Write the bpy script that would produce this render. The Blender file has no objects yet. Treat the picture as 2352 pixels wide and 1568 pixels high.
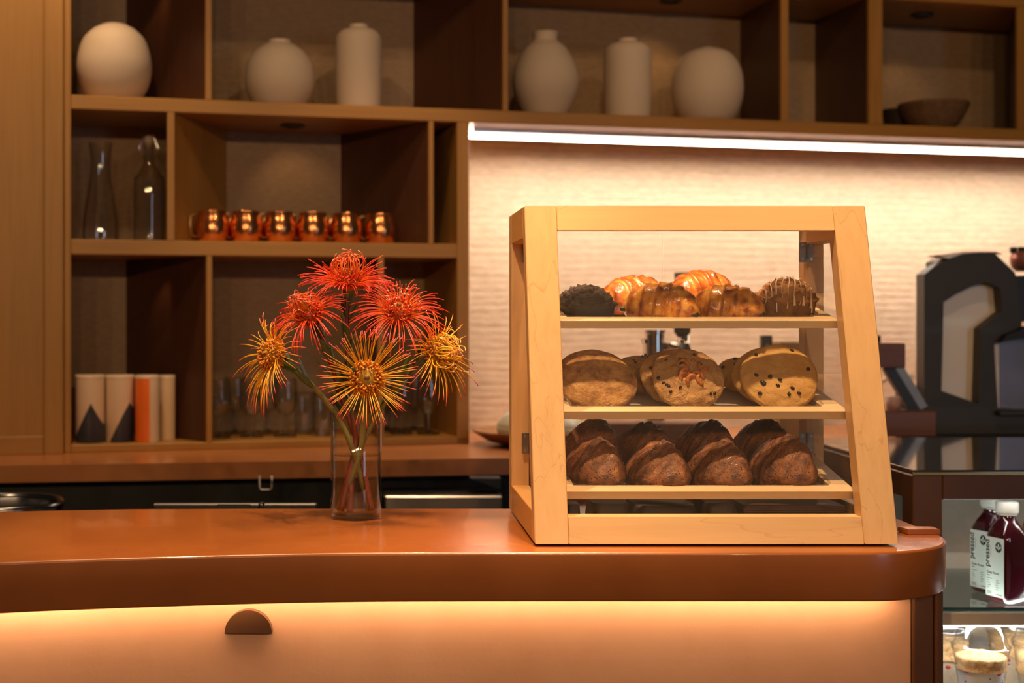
import bpy, bmesh, math, random
from mathutils import Vector, Matrix, noise
random.seed(7)
sc = bpy.context.scene
col = sc.collection
R = math.radians
# ------------------------------------------------------------------ camera
ZC = 1.391                       # eye height, front counter top is at 1.05
F, CX, CY = 3150.0, 850.0, 718.5 # focal length and principal point in pixels of 2352x1568
cd = bpy.data.cameras.new('camera'); cam = bpy.data.objects.new('camera', cd); col.objects.link(cam)
cam.location = (0, 0, ZC); cam.rotation_euler = (R(90), 0, 0)
cd.sensor_width = 36; cd.lens = F/2352*36
cd.shift_x = (1176-CX)/2352; cd.shift_y = (CY-784)/2352
cd.clip_start = .05; cd.clip_end = 60
cd.dof.use_dof = True; cd.dof.focus_distance = 2.12; cd.dof.aperture_fstop = 3.9
sc.camera = cam
sc.cycles.transparent_max_bounces = 40
sc.view_settings.view_transform = 'Standard'; sc.view_settings.look = 'None'
sc.view_settings.exposure = 0.0; sc.view_settings.gamma = 1; sc.view_settings.use_curve_mapping = False
# ------------------------------------------------------------------ world and lamps
w = bpy.data.worlds.new('world'); sc.world = w; w.use_nodes = True
bg = w.node_tree.nodes['Background']; bg.inputs[0].default_value = (1.0, .72, .45, 1); bg.inputs[1].default_value = .03
def aim(o, tgt): o.rotation_euler = (Vector(tgt)-o.location).to_track_quat('-Z', 'Y').to_euler()
def spot(name, loc, tgt, e, ang, blend=.6, rad=.04, c=(1, .66, .36)):
    l = bpy.data.lights.new(name, 'SPOT'); l.energy = e; l.spot_size = R(ang); l.spot_blend = blend
    l.shadow_soft_size = rad; l.color = c
    o = bpy.data.objects.new(name, l); col.objects.link(o); o.location = loc; aim(o, tgt); return o
def point(name, loc, e, rad=.05, c=(1, .62, .32)):
    l = bpy.data.lights.new(name, 'POINT'); l.energy = e; l.shadow_soft_size = rad; l.color = c
    o = bpy.data.objects.new(name, l); col.objects.link(o); o.location = loc; return o
spot('downlight_case', (.42, 1.70, 3.0), (.5, 2.12, 1.15), 190, 38)
spot('downlight_case_rear', (.60, 2.05, 3.0), (.52, 2.22, 1.15), 95, 30, rad=.03)
spot('downlight_vase', (-.22, 1.95, 3.0), (-.05, 2.25, 1.1), 180, 40, rad=.025)
spot('downlight_vase_right', (.16, 2.55, 3.0), (-.03, 2.2, 1.1), 70, 36, rad=.025)
spot('downlight_counter', (-.75, 1.75, 3.0), (-.7, 2.15, 1.05), 75, 56, rad=.03)
for i in range(5):
    point('pendant_bulb_%d' % i, (-1.6+.85*i, -3.4+.2*i, 2.55), 62, .04)
for i, x in enumerate((-.6, .5, 1.5)):
    spot('track_lamp_%d' % i, (x, 2.35, 3.05), (x*1.1-.05, 3.9, 1.95), 20, 70, rad=.04)
for i, x in enumerate((-.75, .15)):
    spot('aisle_downlight_%d' % i, (x, 3.25, 3.0), (x, 3.5, 1.0), 42, 60, rad=.04)
al = bpy.data.lights.new('daylight_window', 'AREA'); al.shape = 'RECTANGLE'; al.size = 1.0; al.size_y = 1.5
al.energy = 17; al.color = (.62, .78, 1)
ao = bpy.data.objects.new('daylight_window', al); col.objects.link(ao); ao.location = (3.9, -2.6, 1.8); aim(ao, (.0, 3, 1.4))
# ------------------------------------------------------------------ helpers
def P(px, py, d): return Vector(((px-CX)/F*d, d, ZC-(py-CY)/F*d))
def X_(px, d): return (px-CX)/F*d
def Z_(py, d): return ZC-(py-CY)/F*d
W = {}
def tag(o, label=None, cat=None, group=None, kind=None):
    if label: o['label'] = label
    if cat: o['category'] = cat
    if group: o['group'] = group
    if kind: o['kind'] = kind
    return o
def thing(name, loc, label=None, cat=None, group=None, rz=0, kind=None):
    o = bpy.data.objects.new(name, None); col.objects.link(o); o.location = loc; o.rotation_euler = (0, 0, rz)
    o.empty_display_size = .02
    W[o.name] = Matrix.Translation(Vector(loc)) @ Matrix.Rotation(rz, 4, 'Z')
    return tag(o, label, cat, group, kind)
class MB:
    def __init__(s): s.bm = bmesh.new()
    def face(s, vs):
        try: return s.bm.faces.new(vs)
        except ValueError: return None
    def poly(s, pts): s.face([s.bm.verts.new(p) for p in pts]); return s
    def box(s, x0, x1, y0, y1, z0, z1, bev=0, M=None, seg=1):
        vs = [s.bm.verts.new((x, y, z)) for x in (x0, x1) for y in (y0, y1) for z in (z0, z1)]
        fs = [s.face([vs[i] for i in q]) for q in ((0,1,3,2),(4,6,7,5),(0,4,5,1),(2,3,7,6),(0,2,6,4),(1,5,7,3))]
        if bev:
            es = list({e for f in fs for e in f.edges})
            r = bmesh.ops.bevel(s.bm, geom=es, offset=bev, segments=seg, affect='EDGES')
            vs = list({v for f in r['faces'] for v in f.verts} | {v for v in vs if v.is_valid})
        if M: bmesh.ops.transform(s.bm, matrix=M, verts=vs)
        return s
    def prism(s, pts, vec, bev=0, seg=2):
        vec = Vector(vec); n = len(pts)
        a = [s.bm.verts.new(Vector(p)) for p in pts]; b = [s.bm.verts.new(Vector(p)+vec) for p in pts]
        f0 = s.face(a[::-1]); f1 = s.face(b)
        for i in range(n): s.face((a[i], a[(i+1) % n], b[(i+1) % n], b[i]))
        if bev:
            es = list(set(f0.edges) | set(f1.edges))
            bmesh.ops.bevel(s.bm, geom=es, offset=bev, segments=seg, affect='EDGES')
        bmesh.ops.recalc_face_normals(s.bm, faces=s.bm.faces[:])
        return s
    def grid(s, fn, nu, nv, cu=False, cv=False, cap=False):
        g = [[s.bm.verts.new(fn(i/(nu if cu else nu-1), j/(nv if cv else nv-1))) for i in range(nu)] for j in range(nv)]
        for j in range(nv if cv else nv-1):
            for i in range(nu if cu else nu-1):
                s.face((g[j][i], g[j][(i+1) % nu], g[(j+1) % nv][(i+1) % nu], g[(j+1) % nv][i]))
        if cap: s.face(g[0][::-1]); s.face(g[-1])
        return g
    def lathe(s, prof, seg=28, c=(0, 0, 0), cap=True, sx=1, sy=1):
        c = Vector(c); rings = []
        for r, z in prof:
            if r < 1e-6: rings.append([s.bm.verts.new(c+Vector((0, 0, z)))]*seg)
            else: rings.append([s.bm.verts.new(c+Vector((r*sx*math.cos(2*math.pi*i/seg), r*sy*math.sin(2*math.pi*i/seg), z))) for i in range(seg)])
        for a, b in zip(rings, rings[1:]):
            for i in range(seg):
                q = []
                for v in (a[i], a[(i+1) % seg], b[(i+1) % seg], b[i]):
                    if v not in q: q.append(v)
                if len(q) > 2: s.face(q)
        if cap:
            for rg, rev in ((rings[0], True), (rings[-1], False)):
                if rg[0] is not rg[1]: s.face(rg[::-1] if rev else rg)
        return s
    def tube(s, pts, rad, seg=6, cap=True):
        pts = [Vector(p) for p in pts]; n = len(pts)
        rads = rad if isinstance(rad, (list, tuple)) else [rad]*n
        t0 = (pts[1]-pts[0]).normalized(); up = Vector((0, 0, 1)) if abs(t0.z) < .9 else Vector((1, 0, 0))
        nrm = (up-t0*up.dot(t0)).normalized(); prev = None; rings = []
        for i, p in enumerate(pts):
            t = (pts[min(i+1, n-1)]-pts[max(i-1, 0)])
            if t.length < 1e-9: t = t0
            t = t.normalized(); nrm = (nrm-t*nrm.dot(t))
            if nrm.length < 1e-6: nrm = t.orthogonal()
            nrm.normalize(); b = t.cross(nrm)
            rings.append([s.bm.verts.new(p+(nrm*math.cos(2*math.pi*k/seg)+b*math.sin(2*math.pi*k/seg))*rads[i]) for k in range(seg)])
        for a, b in zip(rings, rings[1:]):
            for k in range(seg): s.face((a[k], a[(k+1) % seg], b[(k+1) % seg], b[k]))
        if cap: s.face(rings[0][::-1]); s.face(rings[-1])
        return rings
    def ball(s, c, r, sub=2, sc_=(1, 1, 1), M=None):
        m = Matrix.Translation(Vector(c)) @ (M or Matrix()) @ Matrix.Diagonal((r*sc_[0], r*sc_[1], r*sc_[2], 1))
        bmesh.ops.create_icosphere(s.bm, subdivisions=sub, radius=1, matrix=m); return s
    def xf(s, M): bmesh.ops.transform(s.bm, matrix=M, verts=s.bm.verts[:]); return s
def slab(pts, z0, z1, b, seg=4):
    n = len(pts); P2 = [Vector(p) for p in pts]; area = sum(P2[i].x*P2[(i+1) % n].y-P2[(i+1) % n].x*P2[i].y for i in range(n)); sg = 1 if area > 0 else -1
    off = []
    for i in range(n):
        a, c, d = P2[i-1], P2[i], P2[(i+1) % n]; e1, e2 = (c-a).normalized(), (d-c).normalized()
        n1, n2 = Vector((-e1.y, e1.x))*sg, Vector((-e2.y, e2.x))*sg; m = (n1+n2).normalized(); off.append(m/max(.35, m.dot(n1)))
    prof = [(b-b*math.sin(math.pi/2*k/seg), z0+b-b*math.cos(math.pi/2*k/seg)) for k in range(seg+1)]+[(b-b*math.cos(math.pi/2*k/seg), z1-b+b*math.sin(math.pi/2*k/seg)) for k in range(seg+1)]
    mb = MB(); rings = [[mb.bm.verts.new((P2[i].x+off[i].x*o, P2[i].y+off[i].y*o, z)) for i in range(n)] for o, z in prof]
    for A, B in zip(rings, rings[1:]):
        for i in range(n): mb.face((A[i], A[(i+1) % n], B[(i+1) % n], B[i]))
    mb.face(rings[0][::-1]); mb.face(rings[-1]); return mb
def mesh_of(mb, name, m, smooth=False, sharp=None):
    bmesh.ops.recalc_face_normals(mb.bm, faces=mb.bm.faces[:])
    me = bpy.data.meshes.new(name); mb.bm.to_mesh(me); mb.bm.free()
    if m: me.materials.append(m)
    if smooth:
        me.polygons.foreach_set('use_smooth', [True]*len(me.polygons))
        if sharp: me.set_sharp_from_angle(angle=R(sharp))
    return me
def obj(name, mb, m, parent=None, smooth=False, local=False, sharp=None):
    me = mesh_of(mb, name, m, smooth, sharp)
    o = bpy.data.objects.new(name, me); col.objects.link(o)
    if parent:
        o.parent = parent; W[o.name] = W[parent.name]
        if not local: me.transform(W[parent.name].inverted())
    else:
        cs = [v.co for v in me.vertices]
        lo = Vector([min(c[k] for c in cs) for k in range(3)]); hi = Vector([max(c[k] for c in cs) for k in range(3)])
        b = Vector(((lo.x+hi.x)/2, (lo.y+hi.y)/2, lo.z)); me.transform(Matrix.Translation(-b)); o.location = b
        W[o.name] = Matrix.Translation(b)
    return o
def copy_tree(o, parent=None):
    c = o.copy(); col.objects.link(c); c.parent = parent
    W[c.name] = W[o.name]
    for ch in list(o.children): copy_tree(ch, c)
    return c
def place(o, loc, rz=0):
    o.location = loc; o.rotation_euler = (0, 0, rz); W[o.name] = Matrix.Translation(Vector(loc)) @ Matrix.Rotation(rz, 4, 'Z')
def text_mesh(txt, size, name, m, bold=0.0, align='LEFT'):
    cu = bpy.data.curves.new(name, 'FONT'); cu.body = txt; cu.size = size; cu.align_x = align; cu.offset = bold; cu.resolution_u = 3
    t = bpy.data.objects.new(name, cu); col.objects.link(t)
    me = bpy.data.meshes.new_from_object(t.evaluated_get(bpy.context.evaluated_depsgraph_get()))
    bpy.data.objects.remove(t); me.materials.clear(); me.materials.append(m); return me
# ------------------------------------------------------------------ materials
def nodes(name):
    m = bpy.data.materials.new(name); m.use_nodes = True; nt = m.node_tree
    return m, nt, nt.nodes['Principled BSDF'], nt.nodes['Material Output']
def c4(c): return (c[0], c[1], c[2], 1)
def srgb(r, g, b):
    f = lambda v: v/12.92 if v <= .04045 else ((v+.055)/1.055)**2.4
    return tuple(f(v/255) for v in (r, g, b))
def ramp(nt, stops, x):
    r = nt.nodes.new('ShaderNodeValToRGB'); e = r.color_ramp.elements
    while len(e) < len(stops): e.new(.5)
    for k, (p, c) in enumerate(stops): e[k].position = p; e[k].color = c4(c)
    nt.links.new(x, r.inputs[0]); return r.outputs[0]
def coords(nt, scale=(1, 1, 1), rot=(0, 0, 0), kind='Object'):
    tc = nt.nodes.new('ShaderNodeTexCoord'); mp = nt.nodes.new('ShaderNodeMapping')
    mp.inputs['Scale'].default_value = scale; mp.inputs['Rotation'].default_value = rot
    nt.links.new(tc.outputs[kind], mp.inputs[0]); return mp.outputs[0]
def tnoise(nt, vec, s, det=4, rough=.55, dist=0):
    n = nt.nodes.new('ShaderNodeTexNoise'); n.inputs['Scale'].default_value = s; n.inputs['Detail'].default_value = det
    n.inputs['Roughness'].default_value = rough; n.inputs['Distortion'].default_value = dist
    nt.links.new(vec, n.inputs['Vector']); return n.outputs['Fac']
def bump(nt, b, h, st, dist=.002):
    n = nt.nodes.new('ShaderNodeBump'); n.inputs['Strength'].default_value = st; n.inputs['Distance'].default_value = dist
    nt.links.new(h, n.inputs['Height']); nt.links.new(n.outputs[0], b.inputs['Normal'])
def mixc(nt, a, b, f, mode='MIX'):
    n = nt.nodes.new('ShaderNodeMix'); n.data_type = 'RGBA'; n.blend_type = mode
    for v, i in ((f, 0), (a, 6), (b, 7)):
        if hasattr(v, 'node'): nt.links.new(v, n.inputs[i])
        elif i == 0: n.inputs[0].default_value = v
        else: n.inputs[i].default_value = c4(v)
    return n.outputs[2]
def plain(name, c, rough=.5, metal=0, c2=None, ns=20, bs=0, bscale=200, scale=(1, 1, 1), coat=0, spec=.5, bd=.002, kind='Object'):
    m, nt, b, o = nodes(name)
    b.inputs['Base Color'].default_value = c4(c); b.inputs['Roughness'].default_value = rough; b.inputs['Metallic'].default_value = metal
    b.inputs['Coat Weight'].default_value = coat; b.inputs['Coat Roughness'].default_value = .08; b.inputs['Specular IOR Level'].default_value = spec
    v = coords(nt, scale, kind=kind)
    if c2 is None: c2 = tuple(x*.86 for x in c)
    nt.links.new(ramp(nt, [(.35, c), (.68, c2)], tnoise(nt, v, ns, 5)), b.inputs['Base Color'])
    if bs: bump(nt, b, tnoise(nt, v, bscale, 3), bs, bd)
    return m
def wood(name, c1, c2, axis='x', rough=.4, fig=None, coat=0, s=1.0):
    m, nt, b, o = nodes(name)
    k = {'x': (1.2, 30, 30), 'y': (30, 1.2, 30), 'z': (30, 30, 1.2)}[axis]
    v = coords(nt, tuple(x*s for x in k)); n1 = tnoise(nt, v, 3, 6, .6, .4)
    k2 = {'x': (.8, 7, 7), 'y': (7, .8, 7), 'z': (7, 7, .8)}[axis]
    v2 = coords(nt, tuple(x*s for x in k2)); n2 = tnoise(nt, v2, 1.6, 3, .5, .6)
    base = ramp(nt, [(.3, c2), (.55, c1), (.8, tuple(min(1, x*1.08) for x in c1))], n1)
    broad = ramp(nt, [(.35, tuple(x*.8 for x in c1)), (.65, c1)], n2)
    cc = mixc(nt, base, broad, .5)
    if fig:
        w_ = nt.nodes.new('ShaderNodeMath'); w_.operation = 'MULTIPLY'; w_.inputs[1].default_value = 7
        nt.links.new(n2, w_.inputs[0]); fr = nt.nodes.new('ShaderNodeMath'); fr.operation = 'FRACT'; nt.links.new(w_.outputs[0], fr.inputs[0])
        cc = mixc(nt, cc, fig, ramp(nt, [(0, (.34,)*3), (.05, (.0,)*3), (1, (0, 0, 0))], fr.outputs[0]))
    nt.links.new(cc, b.inputs['Base Color']); b.inputs['Roughness'].default_value = rough
    b.inputs['Coat Weight'].default_value = coat; b.inputs['Coat Roughness'].default_value = .15
    bump(nt, b, n1, .12, .001)
    return m
def thin_glass(name, tint=(.97, .97, .96), gloss=1.0, ior=1.45, haze=0.0, rough=0.0):
    m, nt, b, o = nodes(name); nt.nodes.remove(b)
    tr = nt.nodes.new('ShaderNodeBsdfTransparent'); tr.inputs[0].default_value = c4(tint)
    gl = nt.nodes.new('ShaderNodeBsdfGlossy'); gl.inputs['Roughness'].default_value = rough
    fr = nt.nodes.new('ShaderNodeLayerWeight'); fr.inputs[0].default_value = .5
    pw = nt.nodes.new('ShaderNodeMath'); pw.operation = 'POWER'; pw.inputs[1].default_value = 4.5; nt.links.new(fr.outputs['Facing'], pw.inputs[0])
    mul = nt.nodes.new('ShaderNodeMath'); mul.operation = 'MULTIPLY_ADD'; mul.inputs[1].default_value = .75*gloss; mul.inputs[2].default_value = ((ior-1)/(ior+1))**2*gloss; mul.use_clamp = True
    nt.links.new(pw.outputs[0], mul.inputs[0])
    mx = nt.nodes.new('ShaderNodeMixShader'); nt.links.new(mul.outputs[0], mx.inputs[0]); nt.links.new(tr.outputs[0], mx.inputs[1]); nt.links.new(gl.outputs[0], mx.inputs[2])
    out = mx.outputs[0]
    if haze:
        df = nt.nodes.new('ShaderNodeBsdfDiffuse'); df.inputs[0].default_value = (.8, .75, .7, 1)
        v = coords(nt); hz = ramp(nt, [(.3, (haze*.4,)*3), (.75, (haze,)*3)], tnoise(nt, v, 9, 6, .65))
        m2 = nt.nodes.new('ShaderNodeMixShader'); nt.links.new(hz, m2.inputs[0]); nt.links.new(out, m2.inputs[1]); nt.links.new(df.outputs[0], m2.inputs[2]); out = m2.outputs[0]
    nt.links.new(out, o.inputs[0]); return m
def emis(name, c, s):
    m, nt, b, o = nodes(name)
    b.inputs['Base Color'].default_value = c4(c); b.inputs['Emission Color'].default_value = c4(c); b.inputs['Emission Strength'].default_value = s
    return m
M = {}
M['oak_x'] = wood('oak_x', (.41, .195, .036), (.32, .14, .024), 'x', .45)
M['oak_z'] = wood('oak_z', (.41, .195, .036), (.32, .14, .024), 'z', .45)
M['walnut'] = wood('walnut_panel', (.085, .032, .016), (.05, .018, .009), 'z', .4)
M['maple_z'] = wood('maple_z', (.68, .41, .185), (.59, .335, .14), 'z', .38, fig=(.36, .13, .03), coat=.15)
M['maple_x'] = wood('maple_x', (.70, .43, .195), (.61, .355, .15), 'x', .38, fig=(.42, .17, .045), coat=.15)
M['maple_y'] = wood('maple_y', (.62, .32, .10), (.5, .25, .07), 'y', .4, coat=.1)
M['maple_pale'] = wood('maple_pale', (.70, .49, .27), (.63, .42, .21), 'x', .42)
M['wall'] = plain('woven_plaster', (.78, .64, .50), .85, c2=(.66, .53, .40), ns=30, bs=.5, bscale=90, scale=(1, 1, 3.5), spec=.2)
M['floor'] = plain('dark_floor', (.10, .06, .04), .5, c2=(.07, .04, .03))
M['counter'] = plain('rust_counter', (.33, .10, .022), .26, c2=(.27, .077, .016), ns=6, bs=.06, bscale=600, coat=.25, bd=.0006)
M['counter_b'] = plain('rust_counter_rear', (.52, .20, .066), .3, c2=(.43, .15, .045), ns=6, bs=.06, bscale=600, coat=.2, bd=.0006)
M['panel'] = plain('peach_plaster', (.74, .40, .225), .6, c2=(.66, .33, .17), ns=5, bs=.25, bscale=120, bd=.001)
M['brown'] = plain('bronze_brown', (.115, .045, .017), .38, c2=(.09, .034, .013), ns=8, spec=.4)
M['black'] = plain('black_plastic', (.012, .011, .012), .42)
M['graphite'] = plain('graphite_plastic', (.035, .031, .030), .5)
M['blackm'] = plain('black_matt', (.006, .006, .007), .6)
M['steel'] = plain('brushed_steel', (.55, .52, .5), .28, 1, scale=(1, 40, 40), ns=6)
M['nickel'] = plain('dull_nickel', (.26, .23, .20), .42, 1)
M['chrome'] = plain('chrome', (.75, .75, .76), .08, 1)
M['brass'] = plain('brass', (.62, .42, .16), .22, 1)
M['copper'] = plain('copper', (.88, .36, .14), .20, 1, c2=(.80, .30, .11), ns=40, bs=.25, bscale=90)
M['ceramic'] = plain('matt_ceramic', (.62, .49, .375), .7, c2=(.57, .45, .34), ns=6, bs=.1, bscale=60)
M['celadon'] = plain('celadon_glaze', (.62, .62, .50), .3, c2=(.54, .55, .44), ns=7)
M['straw'] = plain('woven_straw', (.20, .10, .04), .7, c2=(.12, .06, .025), ns=60, bs=.6, bscale=150)
M['darkbowl'] = plain('dark_bowl_wood', (.04, .022, .012), .5)
M['cream'] = plain('cream_tin', (.80, .63, .46), .3, c2=(.76, .60, .43), ns=4)
M['glass'] = thin_glass('clear_glass', (.97, .97, .965), 2.6)
M['vglass'] = thin_glass('vase_glass', (.985, .985, .98), 1.7)
M['acrylic'] = thin_glass('clear_acrylic', (.99, .98, .975), .8, 1.49, .010)
M['acrylic_f'] = thin_glass('front_acrylic', (.99, .985, .98), .6, 1.49, .012)
M['tray'] = thin_glass('clear_tray', (.93, .91, .90), 1.1, 1.5, .06)
M['icewhite'] = plain('off_white_cap', (.80, .78, .70), .4, c2=(.76, .74, .66))
M['label'] = plain('label_paper', (.74, .77, .70), .5, c2=(.71, .74, .67))
M['ink'] = plain('black_ink', (.02, .022, .02), .6)
M['ink2'] = plain('grey_ink', (.18, .19, .18), .6)
M['juice'] = plain('beet_juice', (.085, .006, .016), .1, c2=(.055, .004, .012), ns=10, coat=1)
M['led'] = emis('led_white', (1, .83, .66), 52)
M['led_front'] = emis('led_white_front', (1, .95, .90), 2.2)
M['led_warm'] = emis('led_warm', (1, .70, .42), 21)
M['led_cool'] = emis('led_cool', (.95, .97, 1), 34)
# ================================================================== structure
obj_ = obj('floor', MB().box(-4, 5, -5, 6.5, -.05, 0), M['floor']); tag(obj_, 'dark floor behind and in front of the counters', 'floor', kind='structure')
# the shelving stands along a line that recedes to the right; local frame s along it, t behind it
U, N_ = Vector((.9722, .2339, 0)), Vector((-.2339, .9722, 0)); D0 = 3.8197; RZ = math.atan2(.2339, .9722)
def s_of(px, t=0):
    k = (px-CX)/F; return (k*(D0+.9722*t)+.2339*t)/(.9722-.2339*k)
def dS(s, t): return D0+.2339*s+.9722*t
def SH(s, t, z): return Vector((0, D0, ZC+z))+U*s+N_*t
BZ = -.37                                    # underside of the shelving, seen from eye height
TB = .36                                     # wall plane behind the shelves
s0, s1 = s_of(-330), s_of(2640)
def wall_fn(u, v):
    s = s0-.3+(s1-s0+.3)*u; z = -ZC+(3.1)*v
    h = 0
    if v > .25:
        row = z/.0225 + .35*noise.noise(Vector((s*5, z*6, 0)))
        h = .0022*abs(math.sin(math.pi*row))**.6+.0016*noise.noise(Vector((s*26, z*60, 3)))
    return SH(s, TB-h, z)
mb = MB(); zs = [0, .2]+[.3+.46*i/230 for i in range(231)]+[.85, 1]
g = [[mb.bm.verts.new(wall_fn(i/170, v)) for i in range(171)] for v in zs]
for j in range(len(zs)-1):
    for i in range(170): mb.face((g[j][i], g[j][i+1], g[j+1][i+1], g[j+1][i]))
wb = obj('wall_back', mb, M['wall'], smooth=True); tag(wb, 'cream wall with rough horizontal ribs behind the shelves', 'wall', kind='structure')

# ------------------------------------------------------------------ shelving unit
sh = thing('shelving_unit', SH(0, 0, BZ), 'brown wooden open shelving with cubbies and long upper shelf along the ribbed wall', 'shelving', rz=RZ)
def lz(z): return z-BZ
def sboard(name, sa, sb, z0, z1, t0=0, t1=TB-.004, m='oak_x', bev=.002, par=sh):
    return obj(name, MB().box(sa, sb, t0, t1, lz(z0), lz(z1), bev), M[m], par, local=True)
sL = s_of(163)
M['taupe'] = plain('taupe_woven_back', (.40, .275, .17), .85, c2=(.33, .222, .135), ns=40, bs=.5, bscale=110, scale=(1, 1, 3), spec=.2)
for sa_, sb_, za, zb in ((sL, s_of(1050), -.35, .155), (sL, s_of(1050), .195, .540), (sL, s1, .577, .962)):
    sboard('back_panel', sa_, sb_, za, zb, .346, TB-.005, 'taupe', 0)
def divider(fa, fb, back, z0, z1, t1=.345, m='walnut', name='divider'):
    a, b = s_of(fa), s_of(fb); w_ = max(.012, b-a); c = s_of(back, t1)
    # front edging in oak, board behind it
    pts = [(a, .012), (a+w_, .012), (c+w_, t1), (c, t1)]
    o = obj(name, MB().prism([(x, y, lz(z0)) for x, y in pts], (0, 0, z1-z0)), M[m], sh, local=True)
    obj('front_edge', MB().box(a, a+w_, 0, .0122, lz(z0), lz(z1), .001), M['oak_z'], o, local=True)
    return o
sboard('upper_board', sL, s1, .962, 1.0)
sboard('shelf_board', sL, s1, .540, .577)
sboard('shelf_board', sL, s_of(1050), .155, .195)
sboard('base_board', sL, s_of(1078), BZ, -.35)
sboard('end_post', s_of(1050), s_of(1078), BZ, .540, m='oak_z')
sboard('end_post', sL-.018, sL, BZ, 1.0, m='oak_z')
for fa, fb, bk in ((472, 486, 290), (1155, 1167, 950), (1795, 1811, 1700), (1996, 2027, 1872), (2338, 2360, 2315)):
    divider(fa, fb, bk, .577, .962)
divider(384, 401, 505, .195, .540, m='oak_z')
divider(985, 996, 783, .195, .540)
divider(474, 487, 290, -.35, .155)
divider(868, 882, 850, -.35, .155)
# small round lamps set into the undersides
for (px, t, z), lb in zip(((672, .17, .540), (1541, .17, .962), (2118, .17, .962)),
        ('small dark round lamp under the shelf above the copper mugs', 'small dark round lamp at the top edge above the white vases', 'small dark round lamp above the woven bowl')):
    s = s_of(px, t); c = SH(s, t, z)
    o = obj('puck_lamp', MB().lathe([(.035, 0), (.035, -.006), (.026, -.008), (.022, -.003)], 24, c), M['graphite'], smooth=True, sharp=40); tag(o, lb, 'lamp', 'round shelf lamps')
def cubby_spot(px, t, z, tgt, e, ang=50): return spot('cubby_lamp', SH(s_of(px, t), t, z), tgt, e, ang, .8, .012, (1, .6, .25))
cubby_spot(672, .17, .528, SH(s_of(690, .3), .36, .3), .5, 85)
cubby_spot(365, .12, .148, SH(s_of(372, .2), .24, -.12), .5, 42)
cubby_spot(365, .12, .955, SH(s_of(372, .2), .24, .75), .5, 42)
cubby_spot(1541, .17, .95, SH(s_of(1500, .3), .3, .7), .8, 90)
cubby_spot(2118, .17, .95, SH(s_of(2080, .3), .3, .7), .45, 70)
# LED line under the long shelf
sa, sb = s_of(1081, .125), s1
led = thing('led_strip', SH((sa+sb)/2, .125, .521), 'bright white linear light under the long upper shelf', 'light', rz=RZ); L = (sb-sa)/2
for nm, mm, t0, t1, z0, z1 in (('channel', 'steel', -.024, .026, .0162, .0188), ('back_lip', 'steel', .0245, .0265, -.0065, .016), ('diffuser', 'led', -.0235, .024, .0, .002), ('front_cover', 'steel', -.0255, -.0238, .0062, .0160), ('front_diffuser', 'led_front', -.0255, -.0238, -.0065, .0060)):
    obj(nm, MB().box(-L, L, t0, t1, z0, z1), M[mm], led, local=True)
# ------------------------------------------------------------------ tall cabinet at the left
tc = thing('tall_cabinet', SH(s_of(-120), 0, BZ), 'tall oak cabinet with framed door at the left edge', 'cabinet', rz=RZ)
c0 = s_of(-120); sA, sB = s_of(-330)-c0, sL-.02-c0; x100 = s_of(101)-c0
obj('carcass', MB().box(sA, sB, .0, .34, 0, 1.6, .002), M['oak_z'], tc, local=True)
dr = obj('door', MB().box(x100, sB, -.022, -.001, 0, 1.6, .0015), M['oak_z'], tc, local=True)
zr = (1035-993)/F*3.58
obj('bottom_rail', MB().box(sA, x100-.001, -.022, -.001, 0, zr, .0015), M['oak_x'], dr, local=True)
obj('door_panel', MB().box(sA, x100-.001, -.014, -.001, zr, 1.6, .0005), M['oak_z'], dr, local=True)
# ------------------------------------------------------------------ rear counter
def rear_front(x): return 3.3257+.1372*(x+.897)
zr0 = ZC-.412; zr1 = ZC-.37
rc = thing('rear_counter', (.3, 3.7, 0), 'rust brown rear counter running under the shelving', 'counter')
xs = [-1.75, -.9, 0, .9, 1.8, 2.75]
def wall_y(x): return D0+.2406*x+TB*1.03-.012
pts = [(x, rear_front(x), zr0) for x in xs]+[(x, wall_y(x), zr0) for x in xs[::-1]]
obj('worktop', MB().prism(pts, (0, 0, zr1-zr0), .004), M['counter_b'], rc, smooth=True, sharp=40)
pts = [(x, rear_front(x)+.10, .0) for x in (-1.75, 2.75)]+[(x, wall_y(x)-.02, .0) for x in (2.75, -1.75)]
obj('base', MB().prism(pts, (0, 0, zr0-.001)), M['blackm'], rc)
# ------------------------------------------------------------------ front counter
ZT = 1.05; TH = .0708
def fd(px, py): d = F*(ZC-ZT)/(py-CY); return (X_(px, d), d)
front = [fd(-700, 1330), fd(-350, 1309), fd(0, 1291), fd(250, 1282), fd(500, 1275), fd(720, 1270.5), fd(950, 1268.5), fd(1300, 1268)]
yF = 1.9547; XR = .876; r = .165
front = [tuple(v) for v in (lambda c: [.5*(2*c[i]+(c[i+1]-c[max(i-1, 0)])*q+(2*c[max(i-1, 0)]-5*c[i]+4*c[i+1]-c[min(i+2, len(c)-1)])*q*q+(3*c[i]-c[max(i-1, 0)]-3*c[i+1]+c[min(i+2, len(c)-1)])*q**3) for i in range(len(c)-1) for q in (0, .25, .5, .75)]+[c[-1]])([Vector(p) for p in front])]; NF = len(front)
front += [(XR-r-.02, yF)]+[(XR-r+r*math.sin(a), yF+r-r*math.cos(a)) for a in [R(k) for k in range(0, 91, 5)]]
back = [(XR, 2.395), fd(1100, 1167.5), fd(600, 1167.5), fd(300, 1168.5), fd(0, 1174), fd(-350, 1184), fd(-700, 1196)]
fc = thing('front_counter', (-.2, 2.15, 0), 'rust brown curved service counter with glossy thick top', 'counter')
obj('worktop', slab(front+back, ZT-TH, ZT, .004), M['counter'], fc, smooth=True, sharp=35)
pf = [(x, y+.09) for x, y in front[:NF]]; xP = .806
pf.append((xP, yF+.09))
pb = [(x, y+.02) for x, y in pf[::-1]]
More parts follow.
